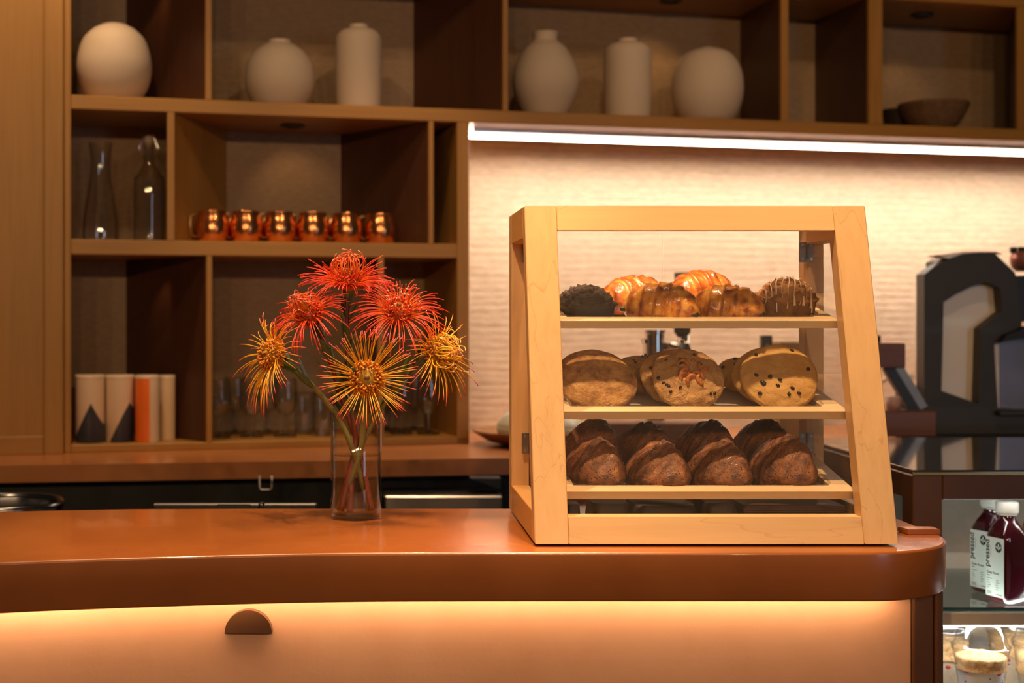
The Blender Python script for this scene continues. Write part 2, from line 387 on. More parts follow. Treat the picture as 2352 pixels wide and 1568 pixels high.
pn = obj('front_panel', MB().prism([(x, y, .02) for x, y in pf+pb], (0, 0, ZT-TH-.02)), M['panel'], fc)
obj('corner_post', MB().box(xP+.001, .838, yF+.082, yF+.13, 0, ZT-TH, .002), M['brown'], fc)
obj('end_panel', MB().box(.838, .849, yF+.075, 2.37, 0, ZT-TH, .002), M['brown'], fc)
obj('rear_panel', MB().prism([(x, y, 0) for x, y in [(-1.3, 2.25), (.83, 2.33), (.83, 2.36), (-1.3, 2.28)]], (0, 0, ZT-TH)), M['blackm'], fc)
lp = [(x, y+.068) for x, y in front[:NF]]+[(xP-.03, yF+.068)]
tr = [Vector((x, y, ZT-TH-.005)) for x, y in lp]
mb = MB()
for a, b in zip(tr, tr[1:]):
    n = Vector((-(b-a).y, (b-a).x, 0)).normalized()*.006
    mb.prism([a-n, b-n, b+n, a+n], (0, 0, .004))
obj('under_light', mb, M['led_warm'], fc)
# raised ledge at the right end
lg = obj('counter_ledge', MB().prism([(X_(2085, 2.106), 2.106, ZT+.0003), (XR, 2.106, ZT+.0003), (XR, 2.136, ZT+.0003), (X_(2085, 2.106)-.004, 2.136, ZT+.0003)], (0, 0, .0085), .0012), M['counter'])
tag(lg, 'thin rust brown ledge piece on the counter end behind the pastry case', 'ledge')
# half round bag hook
hd = 2.012; hc = P(570, 1455.5, hd); hr = 54.5/F*hd
mb = MB(); mb.prism([hc+Vector((hr*math.cos(a), 0, hr*math.sin(a))) for a in [math.pi*k/24 for k in range(25)]], (0, .026, 0), .0008, 1)
hk = obj('bag_hook', mb, M['brown']); tag(hk, 'half round dark brown bag hook on the peach counter front', 'hook')
mb = MB(); mb.tube([hc+Vector((0, .024, hr*.45)), hc+Vector((0, .036, hr*.45))], .008, 12); obj('peg', mb, M['brown'], hk)
# ================================================================== pastry case
KX0, KX1, KH, KB = .2406, .7714, .508, 2.372; PW = .0497; PT = .032; FT = .004
kc = thing('pastry_case', ((KX0+KX1)/2, 2.2, ZT), 'light maple pastry display case with sloped clear front on the counter', 'display case')
def Fy(z): return 2.0+.138*z/KH
def K(x, y, z): return Vector((x, y, ZT+z))
def sloped(x0, x1, z0, z1, off=0, t=PT):
    return [K(x0, Fy(z0)+off, z0), K(x0, Fy(z1)+off, z1), K(x0, Fy(z1)+off+t, z1), K(x0, Fy(z0)+off+t, z0)], (x1-x0, 0, 0)
def kpart(name, mb, m, par=kc, **k): return obj(name, mb, M[m], par, **k)
for x0 in (KX0, KX1-PW): kpart('front_post', MB().prism(*sloped(x0, x0+PW, FT, KH), .0012, 1), 'maple_z')
kpart('front_top_rail', MB().prism(*sloped(KX0+PW+.0003, KX1-PW-.0003, KH-.0387, KH), .001, 1), 'maple_x')
kpart('front_bottom_rail', MB().prism(*sloped(KX0+PW+.0003, KX1-PW-.0003, FT, .042), .001, 1), 'maple_x')
ST = .030
for sx, x0 in ((0, KX0), (1, KX1-ST)):
    x1 = x0+ST
    kpart('back_post', MB().box(x0, x1, KB-.040, KB, ZT+FT, ZT+KH, .001), 'maple_z')
    kpart('side_bottom_rail', MB().prism([K(x0, Fy(FT)+PT+.0003, FT), K(x0, Fy(.048)+PT+.0003, .048), K(x0, KB-.0403, .048), K(x0, KB-.0403, FT)], (ST, 0, 0), .001, 1), 'maple_y')
    kpart('side_top_rail', MB().prism([K(x0, Fy(.458)+PT+.0003, .458), K(x0, Fy(KH)+PT+.0003, KH), K(x0, KB-.0403, KH), K(x0, KB-.0403, .458)], (ST, 0, 0), .001, 1), 'maple_y')
kpart('back_top_rail', MB().box(KX0+ST+.0003, KX1-ST-.0003, KB-.026, KB, ZT+KH-.018, ZT+KH, .001), 'maple_x')
kpart('back_bottom_rail', MB().box(KX0+ST+.0003, KX1-ST-.0003, KB-.026, KB, ZT+FT, ZT+.03, .001), 'maple_x')
kpart('floor_board', MB().box(KX0+ST+.001, KX1-ST-.001, Fy(.01)+PT+.001, KB-.027, ZT+.006, ZT+.016), 'maple_x')
for x in (KX0+.03, KX1-.03):
    for y in (2.05, KB-.04): kpart('foot', MB().lathe([(.012, 0), (.012, FT+.0005)], 16, (x, y, ZT)), 'black')
# clear panels
kpart('front_pane', MB().prism(*sloped(KX0+.012, KX1-.012, .02, KH-.012, PT+.0006, .003)), 'acrylic_f')
for nm, x in (('side_pane', KX0+ST+.0006), ('side_pane', KX1-ST-.0036)):
    kpart(nm, MB().prism([K(x, Fy(.02)+PT+.005, .02), K(x, Fy(.49)+PT+.005, .49), K(x, KB-.041, .49), K(x, KB-.041, .02)], (.003, 0, 0)), 'acrylic')
kpart('top_pane', MB().box(KX0+ST+.005, KX1-ST-.005, Fy(KH)+PT+.001, KB-.027, ZT+KH-.006, ZT+KH-.003), 'acrylic')
XM = X_(1523, KB-.01)
for k, (xa, xb) in enumerate(((KX0+ST+.004, XM-.0012), (XM+.0012, KX1-ST-.004))):
    d = kpart('back_door', MB().box(xa, xb, KB-.012, KB-.009, ZT+.031, ZT+KH-.019), 'acrylic')
    hx = X_(1481 if k == 0 else 1563, KB-.02); zt, zb = Z_(783, KB), Z_(842, KB)
    mb = MB(); mb.tube([(hx, KB-.012, zt), (hx, KB-.026, zt), (hx, KB-.028, zt-.004), (hx, KB-.028, zb+.004), (hx, KB-.026, zb), (hx, KB-.012, zb)], .0055, 10)
    h = kpart('pull_handle', mb, 'tray', d, smooth=True)
    kpart('screw', MB().lathe([(.0035, 0), (.0035, .001)], 12).xf(Matrix.Translation((hx, KB-.0345, zt)) @ Matrix.Rotation(R(90), 4, 'X')), 'steel', d)
    # hinges on the outer edge
    for zz in (Z_(581, KB), ZT+.12):
        xe = KX1-ST if k else KX0+ST; sgn = 1 if k else -1
        hg = kpart('hinge', MB().box(xe-.0125, xe+.0125, KB-.0435, KB-.0415, zz-.0175, zz+.0175, .0004), 'nickel')
        mb = MB(); mb.tube([(xe, KB-.0440, zz-.0175), (xe, KB-.0440, zz+.0175)], .0014, 8); kpart('pin', mb, 'nickel', hg)
        for qx in (-.0075, .0075):
            for qz in (-.012, .012): kpart('screw', MB().lathe([(.0026, 0), (.0026, .0008)], 10).xf(Matrix.Translation((xe+qx, KB-.0434, zz+qz)) @ Matrix.Rotation(R(90), 4, 'X')), 'steel', hg)
for z in (.468, .215): kpart('screw', MB().lathe([(.003, 0), (.003, .001)], 10).xf(Matrix.Translation(K(KX1-.022, KB-.0405, z)) @ Matrix.Rotation(R(90), 4, 'X')), 'steel')
M['parch'] = plain('baking_paper', (.55, .48, .42), .7)
# tilted shelves
TLT = R(10.0); cT, sT = math.cos(TLT), math.sin(TLT); SX0, SX1, SD = .279, .7305, .262
SZ = [.0735, .1915, .3295]
def SP(k, x, v, w): return Vector((x, Fy(SZ[k])+.038+v*cT-w*sT, ZT+SZ[k]+v*sT+w*cT))
def shelf_M(k): return Matrix.Translation(SP(k, 0, 0, 0)) @ Matrix.Rotation(TLT, 4, 'X')
for k in range(3):
    MM = shelf_M(k); th = .0125; rw = .031
    fr = kpart('shelf_frame', MB().box(SX0, SX1, 0, rw, -th, 0, .0006, MM), 'maple_pale')
    kpart('rail', MB().box(SX0, SX1, SD-.02, SD, -th, 0, .0006, MM), 'maple_pale', fr)
    for x in (SX0, SX1-rw): kpart('rail', MB().box(x, x+rw, rw+.0002, SD-.0202, -th, 0, .0006, MM), 'maple_pale', fr)
    # moulded clear tray hanging in the frame
    def trayf(u, v, MM=MM):
        lv = [(-.004, .0008), (.0, .0012), (.002, -.012), (.006, -.017), (.03, -.0178), (.10, -.0178)][v]
        ins, z = lv; x0, x1, y0, y1 = SX0+rw-.004, SX1-rw+.004, rw-.004, SD-.016
        cx, cy = (x0+x1)/2, (y0+y1)/2; hx, hy = (x1-x0)/2-ins, (y1-y0)/2-ins
        a = 2*math.pi*u; e = .18; ca, sa_ = math.cos(a), math.sin(a)
        return MM @ Vector((cx+hx*math.copysign(abs(ca)**e, ca), cy+hy*math.copysign(abs(sa_)**e, sa_), z))
    mb = MB(); nu = 64
    g = [[mb.bm.verts.new(trayf(i/nu, j)) for i in range(nu)] for j in range(6)]
    for j in range(5):
        for i in range(nu): mb.face((g[j][i], g[j][(i+1) % nu], g[j+1][(i+1) % nu], g[j+1][i]))
    mb.face(g[-1]); kpart('tray', mb, 'tray', fr, smooth=True, sharp=50)
    kpart('paper_liner', MB().box(SX0+.045, SX1-.045, .045, SD-.035, -.0174, -.0168, 0, MM), 'parch', fr)
    for x in (SX0, SX1):
        sg = -1 if x == SX0 else 1
        for v in (.03, .22):
            a = SP(k, x-sg*.004, v, -.006); b = SP(k, x+sg*.0085, v, -.006); mb = MB(); mb.tube([a, b], .0025, 8); kpart('shelf_pin', mb, 'steel', fr)
FLR = -.0166
# ------------------------------------------------------------------ pastries
def pastry_mat(name, stops, ns, bs=.5, bscale=150, rough=.45, coat=.0, scale=(1, 1, 1), dist=.3, bd=.002, speck=None, lay=False):
    m, nt, b, o = nodes(name); v = coords(nt, scale)
    fac = tnoise(nt, v, ns, 6, .6, dist)
    if lay:
        at = nt.nodes.new('ShaderNodeAttribute'); at.attribute_name = 'lay'; mm = nt.nodes.new('ShaderNodeMath'); mm.operation = 'MULTIPLY_ADD'
        mm.inputs[1].default_value = .55; nt.links.new(fac, mm.inputs[0]); m3 = nt.nodes.new('ShaderNodeMath'); m3.operation = 'MULTIPLY'; m3.inputs[1].default_value = lay; mm.inputs[1].default_value = 1.05-lay
        nt.links.new(at.outputs['Fac'], m3.inputs[0]); nt.links.new(m3.outputs[0], mm.inputs[2]); fac = mm.outputs[0]
    cc = ramp(nt, stops, fac)
    if speck:
        vo = nt.nodes.new('ShaderNodeTexVoronoi'); vo.inputs['Scale'].default_value = speck[1]; nt.links.new(coords(nt), vo.inputs['Vector'])
        cc = mixc(nt, cc, speck[0], ramp(nt, [(speck[2], (1, 1, 1)), (speck[2]+.06, (0, 0, 0))], vo.outputs['Distance']))
    nt.links.new(cc, b.inputs['Base Color']); b.inputs['Roughness'].default_value = rough
    b.inputs['Coat Weight'].default_value = coat; b.inputs['Coat Roughness'].default_value = .12
    bump(nt, b, tnoise(nt, coords(nt, scale), bscale, 4, .6, .6), bs, bd); return m
M['glazed'] = pastry_mat('glazed_pastry', [(.30, (.80, .40, .08)), (.45, (.72, .24, .03)), (.6, (.50, .12, .015)), (.75, (.22, .045, .008))], 40, .7, 130, .35, .8, lay=.42, dist=.8)
M['glazed2'] = pastry_mat('dark_glazed_pastry', [(.32, (.80, .42, .07)), (.50, (.66, .27, .03)), (.62, (.42, .12, .015)), (.76, (.16, .036, .008))], 40, .7, 130, .35, .7, lay=.42, dist=.8)
M['seeded'] = pastry_mat('seeded_croissant', [(.30, (.36, .15, .045)), (.5, (.22, .075, .022)), (.7, (.09, .028, .010))], 46, 1, 150, .6, .04, speck=((.014, .010, .007), 260, .20), lay=.22)
M['choc'] = plain('dark_chocolate', (.022, .010, .006), .4)
M['chocmuf'] = pastry_mat('chocolate_crumb', [(.3, (.085, .050, .032)), (.6, (.045, .026, .018)), (.8, (.022, .012, .009))], 60, 1, 170, .8, 0, bd=.004)
M['crumb'] = pastry_mat('spiced_crumb', [(.3, (.52, .27, .10)), (.55, (.34, .15, .05)), (.75, (.16, .06, .022))], 50, 1, 150, .8, 0, bd=.003)
M['cakeside'] = pastry_mat('pumpkin_cake_side', [(.3, (.36, .17, .035)), (.55, (.20, .085, .022)), (.75, (.09, .035, .014))], 40, .7, 160, .7, 0)
M['paper'] = plain('dark_baking_paper', (.020, .017, .013), .6)
M['snick'] = pastry_mat('cinnamon_cookie', [(.32, (.62, .36, .12)), (.5, (.46, .23, .07)), (.7, (.24, .10, .03))], 70, .9, 210, .75, 0, bd=.003)
M['oatc'] = pastry_mat('pretzel_cookie_dough', [(.3, (.60, .35, .13)), (.55, (.42, .22, .075)), (.78, (.20, .09, .03))], 26, 1, 90, .75, 0, bd=.006)
M['chipc'] = pastry_mat('chip_cookie_dough', [(.3, (.66, .40, .12)), (.6, (.52, .27, .07)), (.8, (.34, .15, .035))], 14, .7, 60, .7, 0, bd=.005)
M['pretz'] = plain('orange_pretzel', (.58, .20, .035), .35, c2=(.42, .12, .02), ns=60, coat=.3)
M['icing'] = plain('white_icing', (.78, .66, .48), .35, coat=.3)
def frame_at(k, x, v, w, yaw=0, pitch=0, roll=0):
    return Matrix.Translation(SP(k, x, v, w)) @ Matrix.Rotation(TLT, 4, 'X') @ Matrix.Rotation(R(yaw), 4, 'Z') @ Matrix.Rotation(R(pitch), 4, 'X') @ Matrix.Rotation(R(roll), 4, 'Y')
def croissant_mesh(L, Wd, H, curve, seed, ridges=5, blunt=2.4, rid=.11, twist=.22, nz=.06, tri=0):
    mb = MB(); nu, nv = 44, 80; vals = []
    def fn(i, j):
        u = -1+2*j; a = 2*math.pi*i; uu = u+twist*math.cos(a+.6)*(1-abs(u)**2)*.6
        prof = max(0, 1-abs(u)**blunt)**.6
        ph = (abs(uu)*ridges+.35) % 1.0; sv = ph if ph < .82 else (1-ph)/.18*.82
        stepv = 1+rid*(sv-.4)-rid*.5*abs(u)
        q = Vector((u*3+seed*7.3, math.cos(a)*1.3, math.sin(a)*1.3)); n1 = noise.noise(q*1.7)*nz+noise.noise(q*5)*nz*.45+noise.noise(q*13)*nz*.16
        vals.append(max(0, min(1, .5+.55*(sv-.45)+noise.noise(q*2.3)*.45)))
        rr = prof*stepv*(1+n1); cy, cz = math.cos(a), math.sin(a)
        z = cz*H*.5*rr; floor_ = -H*.30
        z = max(z, floor_) if z < 0 else z*1.25
        return Vector((u*L/2, cy*Wd*.5*rr*(1-tri*max(0, cz)**1.2)-curve*u*u*L+tri*.25*Wd*max(0, cz)**2*rr, z*(1+.25*tri)-floor_))
    mb.grid(fn, nu, nv, cu=True, cap=True); return mb, vals
def croissant(k, x, v, yaw, size, seed, m, label, group, name='croissant', blunt=2.4, choc=False, lift=0, curve=.05, ridges=5, pitch=0):
    L, Wd, H = size; fm = frame_at(k, x, v, FLR+.001+lift, yaw, pitch)
    t = thing(name, fm.translation, label, 'croissant', group)
    mb, vals = croissant_mesh(L, Wd, H, curve, seed, ridges, blunt, .11 if choc else .085, .22, .06 if choc else .08, 0 if choc else .42)
    o = obj('crust', mb.xf(fm), M[m], t, smooth=True); at = o.data.attributes.new('lay', 'FLOAT', 'POINT'); at.data.foreach_set('value', vals)
    if choc:
        for sx in (1, -1):
            mb = MB().box(-.005, .005, -.006, .006, -.003, .003, .0015)
            mb.xf(fm @ Matrix.Translation((sx*L*.455, -.012-curve*L, H*.26)) @ Matrix.Rotation(R(20*sx), 4, 'X')); obj('chocolate_stick', mb, M['choc'], t)
    return t
def sx_(px, k, v): return X_(px, Fy(SZ[k])+.038+v*cT)
g1 = 'glazed chocolate croissants on the top shelf of the case'
croissant(2, sx_(1455, 2, .165), .165, 20, (.125, .085, .066), 1, 'glazed', 'bright glazed chocolate croissant in back next to the dark muffin loaf', g1, 'chocolate_croissant', 2.6, True, ridges=3)
croissant(2, sx_(1607, 2, .175), .175, 18, (.128, .088, .074), 2, 'glazed', 'tallest glazed chocolate croissant at the back of the top shelf', g1, 'chocolate_croissant', 2.6, True, ridges=3)
croissant(2, sx_(1520, 2, .075), .075, -26, (.126, .080, .068), 3, 'glazed2', 'dark glazed chocolate croissant at the front left of the top shelf', g1, 'chocolate_croissant', 2.6, True, ridges=3)
croissant(2, sx_(1672, 2, .080), .080, -24, (.120, .080, .064), 4, 'glazed2', 'dark glazed chocolate croissant in front beside the drizzled loaf', g1, 'chocolate_croissant', 2.6, True, ridges=3)
g2 = 'dark seeded croissants on the bottom shelf of the case'
bot = [(1362, .188, -58, (.120, .092, .078), 'seeded croissant at back left of the bottom shelf'),
       (1482, .190, -60, (.118, .090, .072), 'seeded croissant in the back row, second from the left'),
       (1624, .190, -56, (.120, .092, .075), 'seeded croissant in the back row, third from the left'),
       (1752, .190, -58, (.120, .092, .076), 'seeded croissant at back right of the bottom shelf'),
       (1366, .085, -60, (.118, .092, .074), 'seeded croissant at front left against the case post'),
       (1512, .080, -57, (.118, .094, .070), 'smoother reddish seeded croissant in the front row, second from the left'),
       (1652, .085, -60, (.120, .098, .070), 'seeded croissant in the front row, third from the left'),
       (1798, .085, -58, (.122, .098, .078), 'large seeded croissant at front right of the bottom shelf')]
for i, (px, v, yaw, sz, lb) in enumerate(bot):
    croissant(0, sx_(px, 0, v), v, yaw, sz, 10+i, 'seeded', lb, g2, 'seeded_croissant', 1.9, False, 0, .03, 3)
# mini loaves
def loaf(k, x, v, w2, d2, h, dome, m_side, m_top, name, label, seed, yaw=0):
    fm = frame_at(k, x, v, FLR+.001, yaw); t = thing(name, fm.translation, label, 'loaf cake')
    def se(a, e=.42): c, s = math.cos(a), math.sin(a); return math.copysign(abs(c)**e, c), math.copysign(abs(s)**e, s)
    mb = MB(); mb.grid(lambda i, j: (lambda cs: Vector((cs[0]*w2*(.88+.12*j), cs[1]*d2*(.88+.12*j), h*j)))(se(2*math.pi*i)), 40, 6, cu=True, cap=True)
    obj('side', mb.xf(fm), M[m_side], t, smooth=True, sharp=50)
    mb = MB()
    def top(i, j):
        cs = se(2*math.pi*i, .42+.5*j); r = (1-j)**.8*1.03 if j > .06 else 1.03-.0*j
        q = Vector((cs[0]*r*3+seed, cs[1]*r*3, j*2)); n = noise.noise(q*2)*.0035+noise.noise(q*6)*.0022+noise.noise(q*14)*.001
        return Vector((cs[0]*w2*r, cs[1]*d2*r, h-.004+dome*(1-(1-j)**2.2)))+Vector((cs[0]*n, cs[1]*n, n*1.4))
    mb.grid(top, 64, 26, cu=True, cap=True); obj('crumb_top', mb.xf(fm), M[m_top], t, smooth=True)
    return t, fm
loaf(2, sx_(1346, 2, .085), .085, .041, .040, .032, .028, 'paper', 'chocmuf', 'chocolate_loaf', 'dark chocolate mini loaf at the left end of the top shelf', 3, 12)
t, fm = loaf(2, sx_(1806, 2, .085), .085, .044, .034, .040, .030, 'cakeside', 'crumb', 'crumb_loaf', 'brown crumb mini loaf with white icing at the right end of the top shelf', 9, -6)
for i in range(9):
    x = -.036+.009*i; mb = MB(); pts = []
    for q in range(13):
        y = -.036+.072*q/12; rr = max(abs(x)/.044, abs(y)/.034); zz = .040+.0285*max(0, (1-min(rr, 1)**2.0))+.003
        if q < 2 and i % 2 == 0: zz -= .012+.006*((i*37) % 3); y = -.0355
        pts.append(fm @ Vector((x+.010*(q/12-.5)+.0015*math.sin(q+i), y, zz)))
    mb.tube(pts, .0006+.0003*(i % 3), 5); obj('icing_drizzle', mb, M['icing'], t, smooth=True)
for i, x in enumerate((.004, .018, .030)):
    mb = MB(); mb.tube([fm @ Vector((x, -.0365, .046)), fm @ Vector((x+.001, -.0355, .036-.004*(i == 2))), fm @ Vector((x+.001, -.0345, .031-.004*(i == 2)))], [.0014, .002, .0032], 6); obj('icing_drizzle', mb, M['icing'], t, smooth=True)
# cookies
def cookie(k, x, v, lean, yaw, r, th, m, label, name, group, seed, bits=None, lift=0, rough=.0022, roll=0, sy=1):
    # standing on its lower edge and leaning back
    fm = frame_at(k, x, v, FLR+.001+lift, yaw) @ Matrix.Rotation(R(90-lean), 4, 'X') @ Matrix.Translation((0, r*sy, 0)) @ Matrix.Rotation(R(roll), 4, 'Z')
    t = thing(name, SP(k, x, v, FLR), label, 'cookie', group)
    mb = MB()
    def fn(i, j):
        a = 2*math.pi*i
        if j < .5: q = j/.5; rr = r*q**.8; z = th*(1-.55*q**3)
        else: q = (j-.5)/.5; rr = r*(1-q**1.6*.999); z = th*.45*(1-min(1, q*4))*.6
        nn = Vector((math.cos(a)*rr*60+seed, math.sin(a)*rr*60, z*60))
        n = (noise.noise(nn)*1.2+noise.noise(nn*2.6)*.7+noise.noise(nn*6)*.35)*rough if j < .62 else 0
        return Vector((math.cos(a)*rr*(1+.025*math.sin(3*a+seed)), math.sin(a)*rr*sy*(1+.02*math.sin(2*a+seed)), z+n))
    mb.grid(fn, 56, 40, cu=True, cap=True); obj('dough', mb.xf(fm), M[m], t, smooth=True)
    rnd = random.Random(seed)
    for bname, bm_, cnt, br, ctr, spread in bits or ():
        for i in range(cnt):
            a = rnd.uniform(0, 6.28); q = spread*math.sqrt(rnd.random()); px, py = ctr[0]*r+math.cos(a)*q*r, ctr[1]*r+math.sin(a)*q*r
            if math.hypot(px, py) > r*.93: continue
            z = th*(1-.55*(math.hypot(px, py)/r)**3)
            mm = fm @ Matrix.Translation((px, py, z+br*.15)) @ Matrix.Rotation(rnd.uniform(0, 3), 4, 'Z') @ Matrix.Rotation(rnd.uniform(-.5, .5), 4, 'X')
            if bname == 'pretzel_piece':
                b = MB(); rb = br*1.5; a0 = rnd.uniform(1.5, 3.2); b.tube([(rb*math.cos(a0*s_/5), rb*math.sin(a0*s_/5), .001+.0015*math.sin(s_)) for s_ in range(6)], br*.55, 7); b.xf(mm)
            else:
                b = MB().ball((0, 0, 0), br, 1, (1, rnd.uniform(.6, 1), .7)); b.xf(mm)
            obj(bname, b, M[bm_], t, smooth=True)
    return t
gc = 'cookies leaning on the middle shelf of the case'
rS = .0615
for i, (dx, v, ln, lb) in enumerate(((-.008, .078, 41, 'cinnamon cookie behind the front cinnamon cookie'), (0, .050, 44, 'front cinnamon sugar cookie with cracked top at left of the middle shelf'))):
    cookie(1, sx_(1380, 1, v)+dx, v, ln, 0, rS-.001*(1-i), .019, 'snick', lb, 'cinnamon_cookie', gc, 20+i, None, 0, .0009, 0, .86)
ch = [('chocolate_chunk', 'choc', 14, .0036, (0, 0), .85)]
cookie(1, sx_(1500, 1, .165), .165, 62, 12, .052, .020, 'oatc', 'pretzel cookie lying furthest back at left of the pretzel pile', 'pretzel_cookie', gc, 31, ch, .0, .0028, 0, .9)
cookie(1, sx_(1560, 1, .090), .090, 42, 8, .056, .020, 'oatc', 'pretzel cookie in the middle of its pile, mostly hidden by the front one', 'pretzel_cookie', gc, 32, ch, 0, .0028, 0, .9)
cookie(1, sx_(1590, 1, .052), .052, 40, 4, .058, .021, 'oatc', 'front pretzel cookie with orange pretzel pieces on top', 'pretzel_cookie', gc, 33, ch+[('pretzel_piece', 'pretz', 14, .0058, (.12, .10), .36)], 0, .0028, 0, .95)
cc_ = [('chocolate_chip', 'choc', 13, .0042, (0, 0), .88)]
cookie(1, sx_(1720, 1, .17), .17, 64, -6, .050, .018, 'chipc', 'chocolate chip cookie lying at the back of its pile', 'chip_cookie', gc, 41, cc_, 0, .0014, 0, .9)
cookie(1, sx_(1770, 1, .088), .088, 42, -8, .058, .019, 'chipc', 'middle chocolate chip cookie of the pile, edge showing', 'chip_cookie', gc, 42, cc_, 0, .0014, 0, .9)
cookie(1, sx_(1797, 1, .052), .052, 40, -5, .061, .021, 'chipc', 'front chocolate chip cookie facing out at the right of the middle shelf', 'chip_cookie', gc, 43, cc_, 0, .0014, 0, .95)
for i in range(14):
    px = 1470+random.uniform(-8, 40) if i < 7 else 1660+random.uniform(0, 45); v = random.uniform(.035, .06)
    o = obj('cookie_crumb', MB().ball(SP(1, sx_(px, 1, v), v, FLR+.0015), random.uniform(.0011, .0024), 1), M['oatc']); tag(o, 'tiny brown crumb on the middle tray beside the cinnamon cookies' if i < 7 else 'tiny brown crumb on the middle tray between pretzel and chip cookies', 'crumb', 'crumbs on the middle tray')
# things stored in the base of the case
M['napkin'] = plain('dark_paper_bag', (.028, .017, .011), .55, c2=(.018, .012, .009), ns=25, bs=.4, bscale=60)
M['napkin2'] = plain('brown_paper_bag', (.075, .036, .018), .6, c2=(.05, .024, .012), ns=25, bs=.4, bscale=60)
zf = ZT+.0165
for x0, x1, y0, y1, h, m, lb in ((1303, 1336, 2.07, 2.14, .034, 'napkin', 'small dark packet at the left end of the case floor'),
        (1362, 1452, 2.07, 2.16, .036, 'napkin', 'upright dark packet on the case floor, second from left'),
        (1456, 1612, 2.08, 2.20, .031, 'napkin', 'wide crumpled dark bag on the case floor'),
        (1622, 1700, 2.08, 2.19, .035, 'napkin', 'dark rounded bundle on the case floor near the napkin stack')):
    xa, xb = X_(x0, y0), X_(x1, y0); mb = MB()
    def fn(i, j, xa=xa, xb=xb, y0=y0, y1=y1, h=h):
        a = 2*math.pi*i; e = .35; c, s = math.cos(a), math.sin(a); k = 1-.12*j**3
        n = noise.noise(Vector((c*2+xa*40, s*2, j*3)))*.0022
        return Vector(((xa+xb)/2+(xb-xa)/2*k*math.copysign(abs(c)**e, c)+n, (y0+y1)/2+(y1-y0)/2*k*math.copysign(abs(s)**e, s)+n, zf+h*j))
    mb.grid(fn, 40, 8, cu=True, cap=True); o = obj('paper_packet', mb, M[m], smooth=True, sharp=60); tag(o, lb, 'packet', 'packets on the case floor')
for i in range(9):
    xa, xb = X_(1706, 2.09)+random.uniform(-.002, .002), X_(1936, 2.09)+random.uniform(-.003, .003)
    o = obj('paper_bag', MB().box(xa, xb, 2.08, 2.25, zf+.0036*i, zf+.0036*i+.0033, .0006), M['napkin2'])
    tag(o, ('lowest', 'second lowest', 'third lowest', 'fourth lowest', 'middle', 'fourth from top', 'third from top', 'second from top', 'topmost')[i]+' flat brown paper bag of the neat stack on the case floor', 'paper bag', 'stack of flat paper bags')
# ================================================================== things on the shelves
def on_shelf(px, t, z): return SH(s_of(px, t), t, z)
def dpx(px, t): return dS(s_of(px, t), t)
def smooth_prof(pts, n=8):
    out = []
    for i in range(len(pts)-1):
        p0, p1, p2, p3 = pts[max(i-1, 0)], pts[i], pts[i+1], pts[min(i+2, len(pts)-1)]
        for k in range(n):
            t = k/n; out.append(tuple(.5*(2*p1[j]+(p2[j]-p0[j])*t+(2*p0[j]-5*p1[j]+4*p2[j]-p3[j])*t*t+(3*p1[j]-p0[j]-3*p2[j]+p3[j])*t**3) for j in (0, 1)))
    return out+[pts[-1]]
round_p = [(.50, 0), (.72, .06), (.93, .25), (1, .48), (.92, .72), (.68, .90), (.36, .975), (.20, .985), (.17, 1.0)]
cyl_p = [(.82, 0), (.93, .03), (.97, .15), (1, .45), (.99, .80), (.93, .88), (.72, .935), (.45, .955), (.40, .97), (.42, 1.0)]
bot_p = [(.50, 0), (.62, .03), (.90, .25), (1, .42), (.93, .60), (.66, .80), (.42, .885), (.36, .92), (.38, .98), (.40, 1.0)]
low_p = [(.52, 0), (.72, .05), (.95, .27), (1, .47), (.92, .68), (.70, .84), (.44, .93), (.33, .955), (.32, 1.0)]
def vase(px0, px1, py, prof, label, t=.13, inner=.8):
    px = (px0+px1)/2; d = dpx(px, t); r = (px1-px0)/2/F*d; h = Z_(py, d)-(ZC+.577)
    pr = smooth_prof([(a*r, b*h) for a, b in prof], 5); rim = pr[-1][0]
    pr += [(rim*inner, h), (rim*inner*.95, h*.93), (.0, h*.90)]
    o = obj('ceramic_vase', MB().lathe(pr, 40, on_shelf(px, t, .5772)), M['ceramic'], smooth=True, sharp=70); tag(o, label, 'vase', 'white vases on the upper shelf')
vase(177, 348, 58, [(.50, 0), (.72, .06), (.93, .25), (1, .50), (.86, .78), (.60, .93), (.40, .985), (.37, 1.0)], 'large round off white vase beside the tall oak cabinet')
vase(562, 722, 93, low_p, 'low squat round off white vase left of the cylindrical vase')
vase(770, 877, 58, cyl_p, 'tall cylindrical off white vase with rounded shoulder above the copper mugs')
vase(1177, 1328, 75, bot_p, 'bottle shaped off white vase with a short neck')
vase(1387, 1496, 90, cyl_p, 'cylindrical off white vase standing between bottle vase and round vase')
vase(1543, 1706, 110, round_p, 'round off white vase with tiny mouth at right of its shelf group')
def bowl(px0, px1, py, m, label, name, t=.12, rings=0):
    px = (px0+px1)/2; d = dpx(px, t); r = (px1-px0)/2/F*d; h = Z_(py, d)-(ZC+.577)
    pr = smooth_prof([(r*.45, 0), (r*.72, h*.3), (r*.92, h*.72), (r, h), (r*.95, h), (r*.85, h*.7), (r*.6, h*.3), (0, h*.2)], 5)
    o = obj(name, MB().lathe(pr, 36, on_shelf(px, t, .5772)), M[m], smooth=True); tag(o, label, 'bowl')
    for i in range(rings):
        f = (i+.5)/rings; rr = r*(.55+.45*f**.7); z = h*(.12+.85*f); mb = MB(); c = on_shelf(px, t, .5772)
        mb.tube([c+Vector((rr*math.cos(a), rr*math.sin(a), z)) for a in [2*math.pi*k/28 for k in range(29)]], .0032, 5, False); obj('coil', mb, M[m], o, smooth=True)
bowl(2066, 2222, 240, 'straw', 'woven straw bowl on the upper shelf at right', 'woven_bowl', .12, 7)
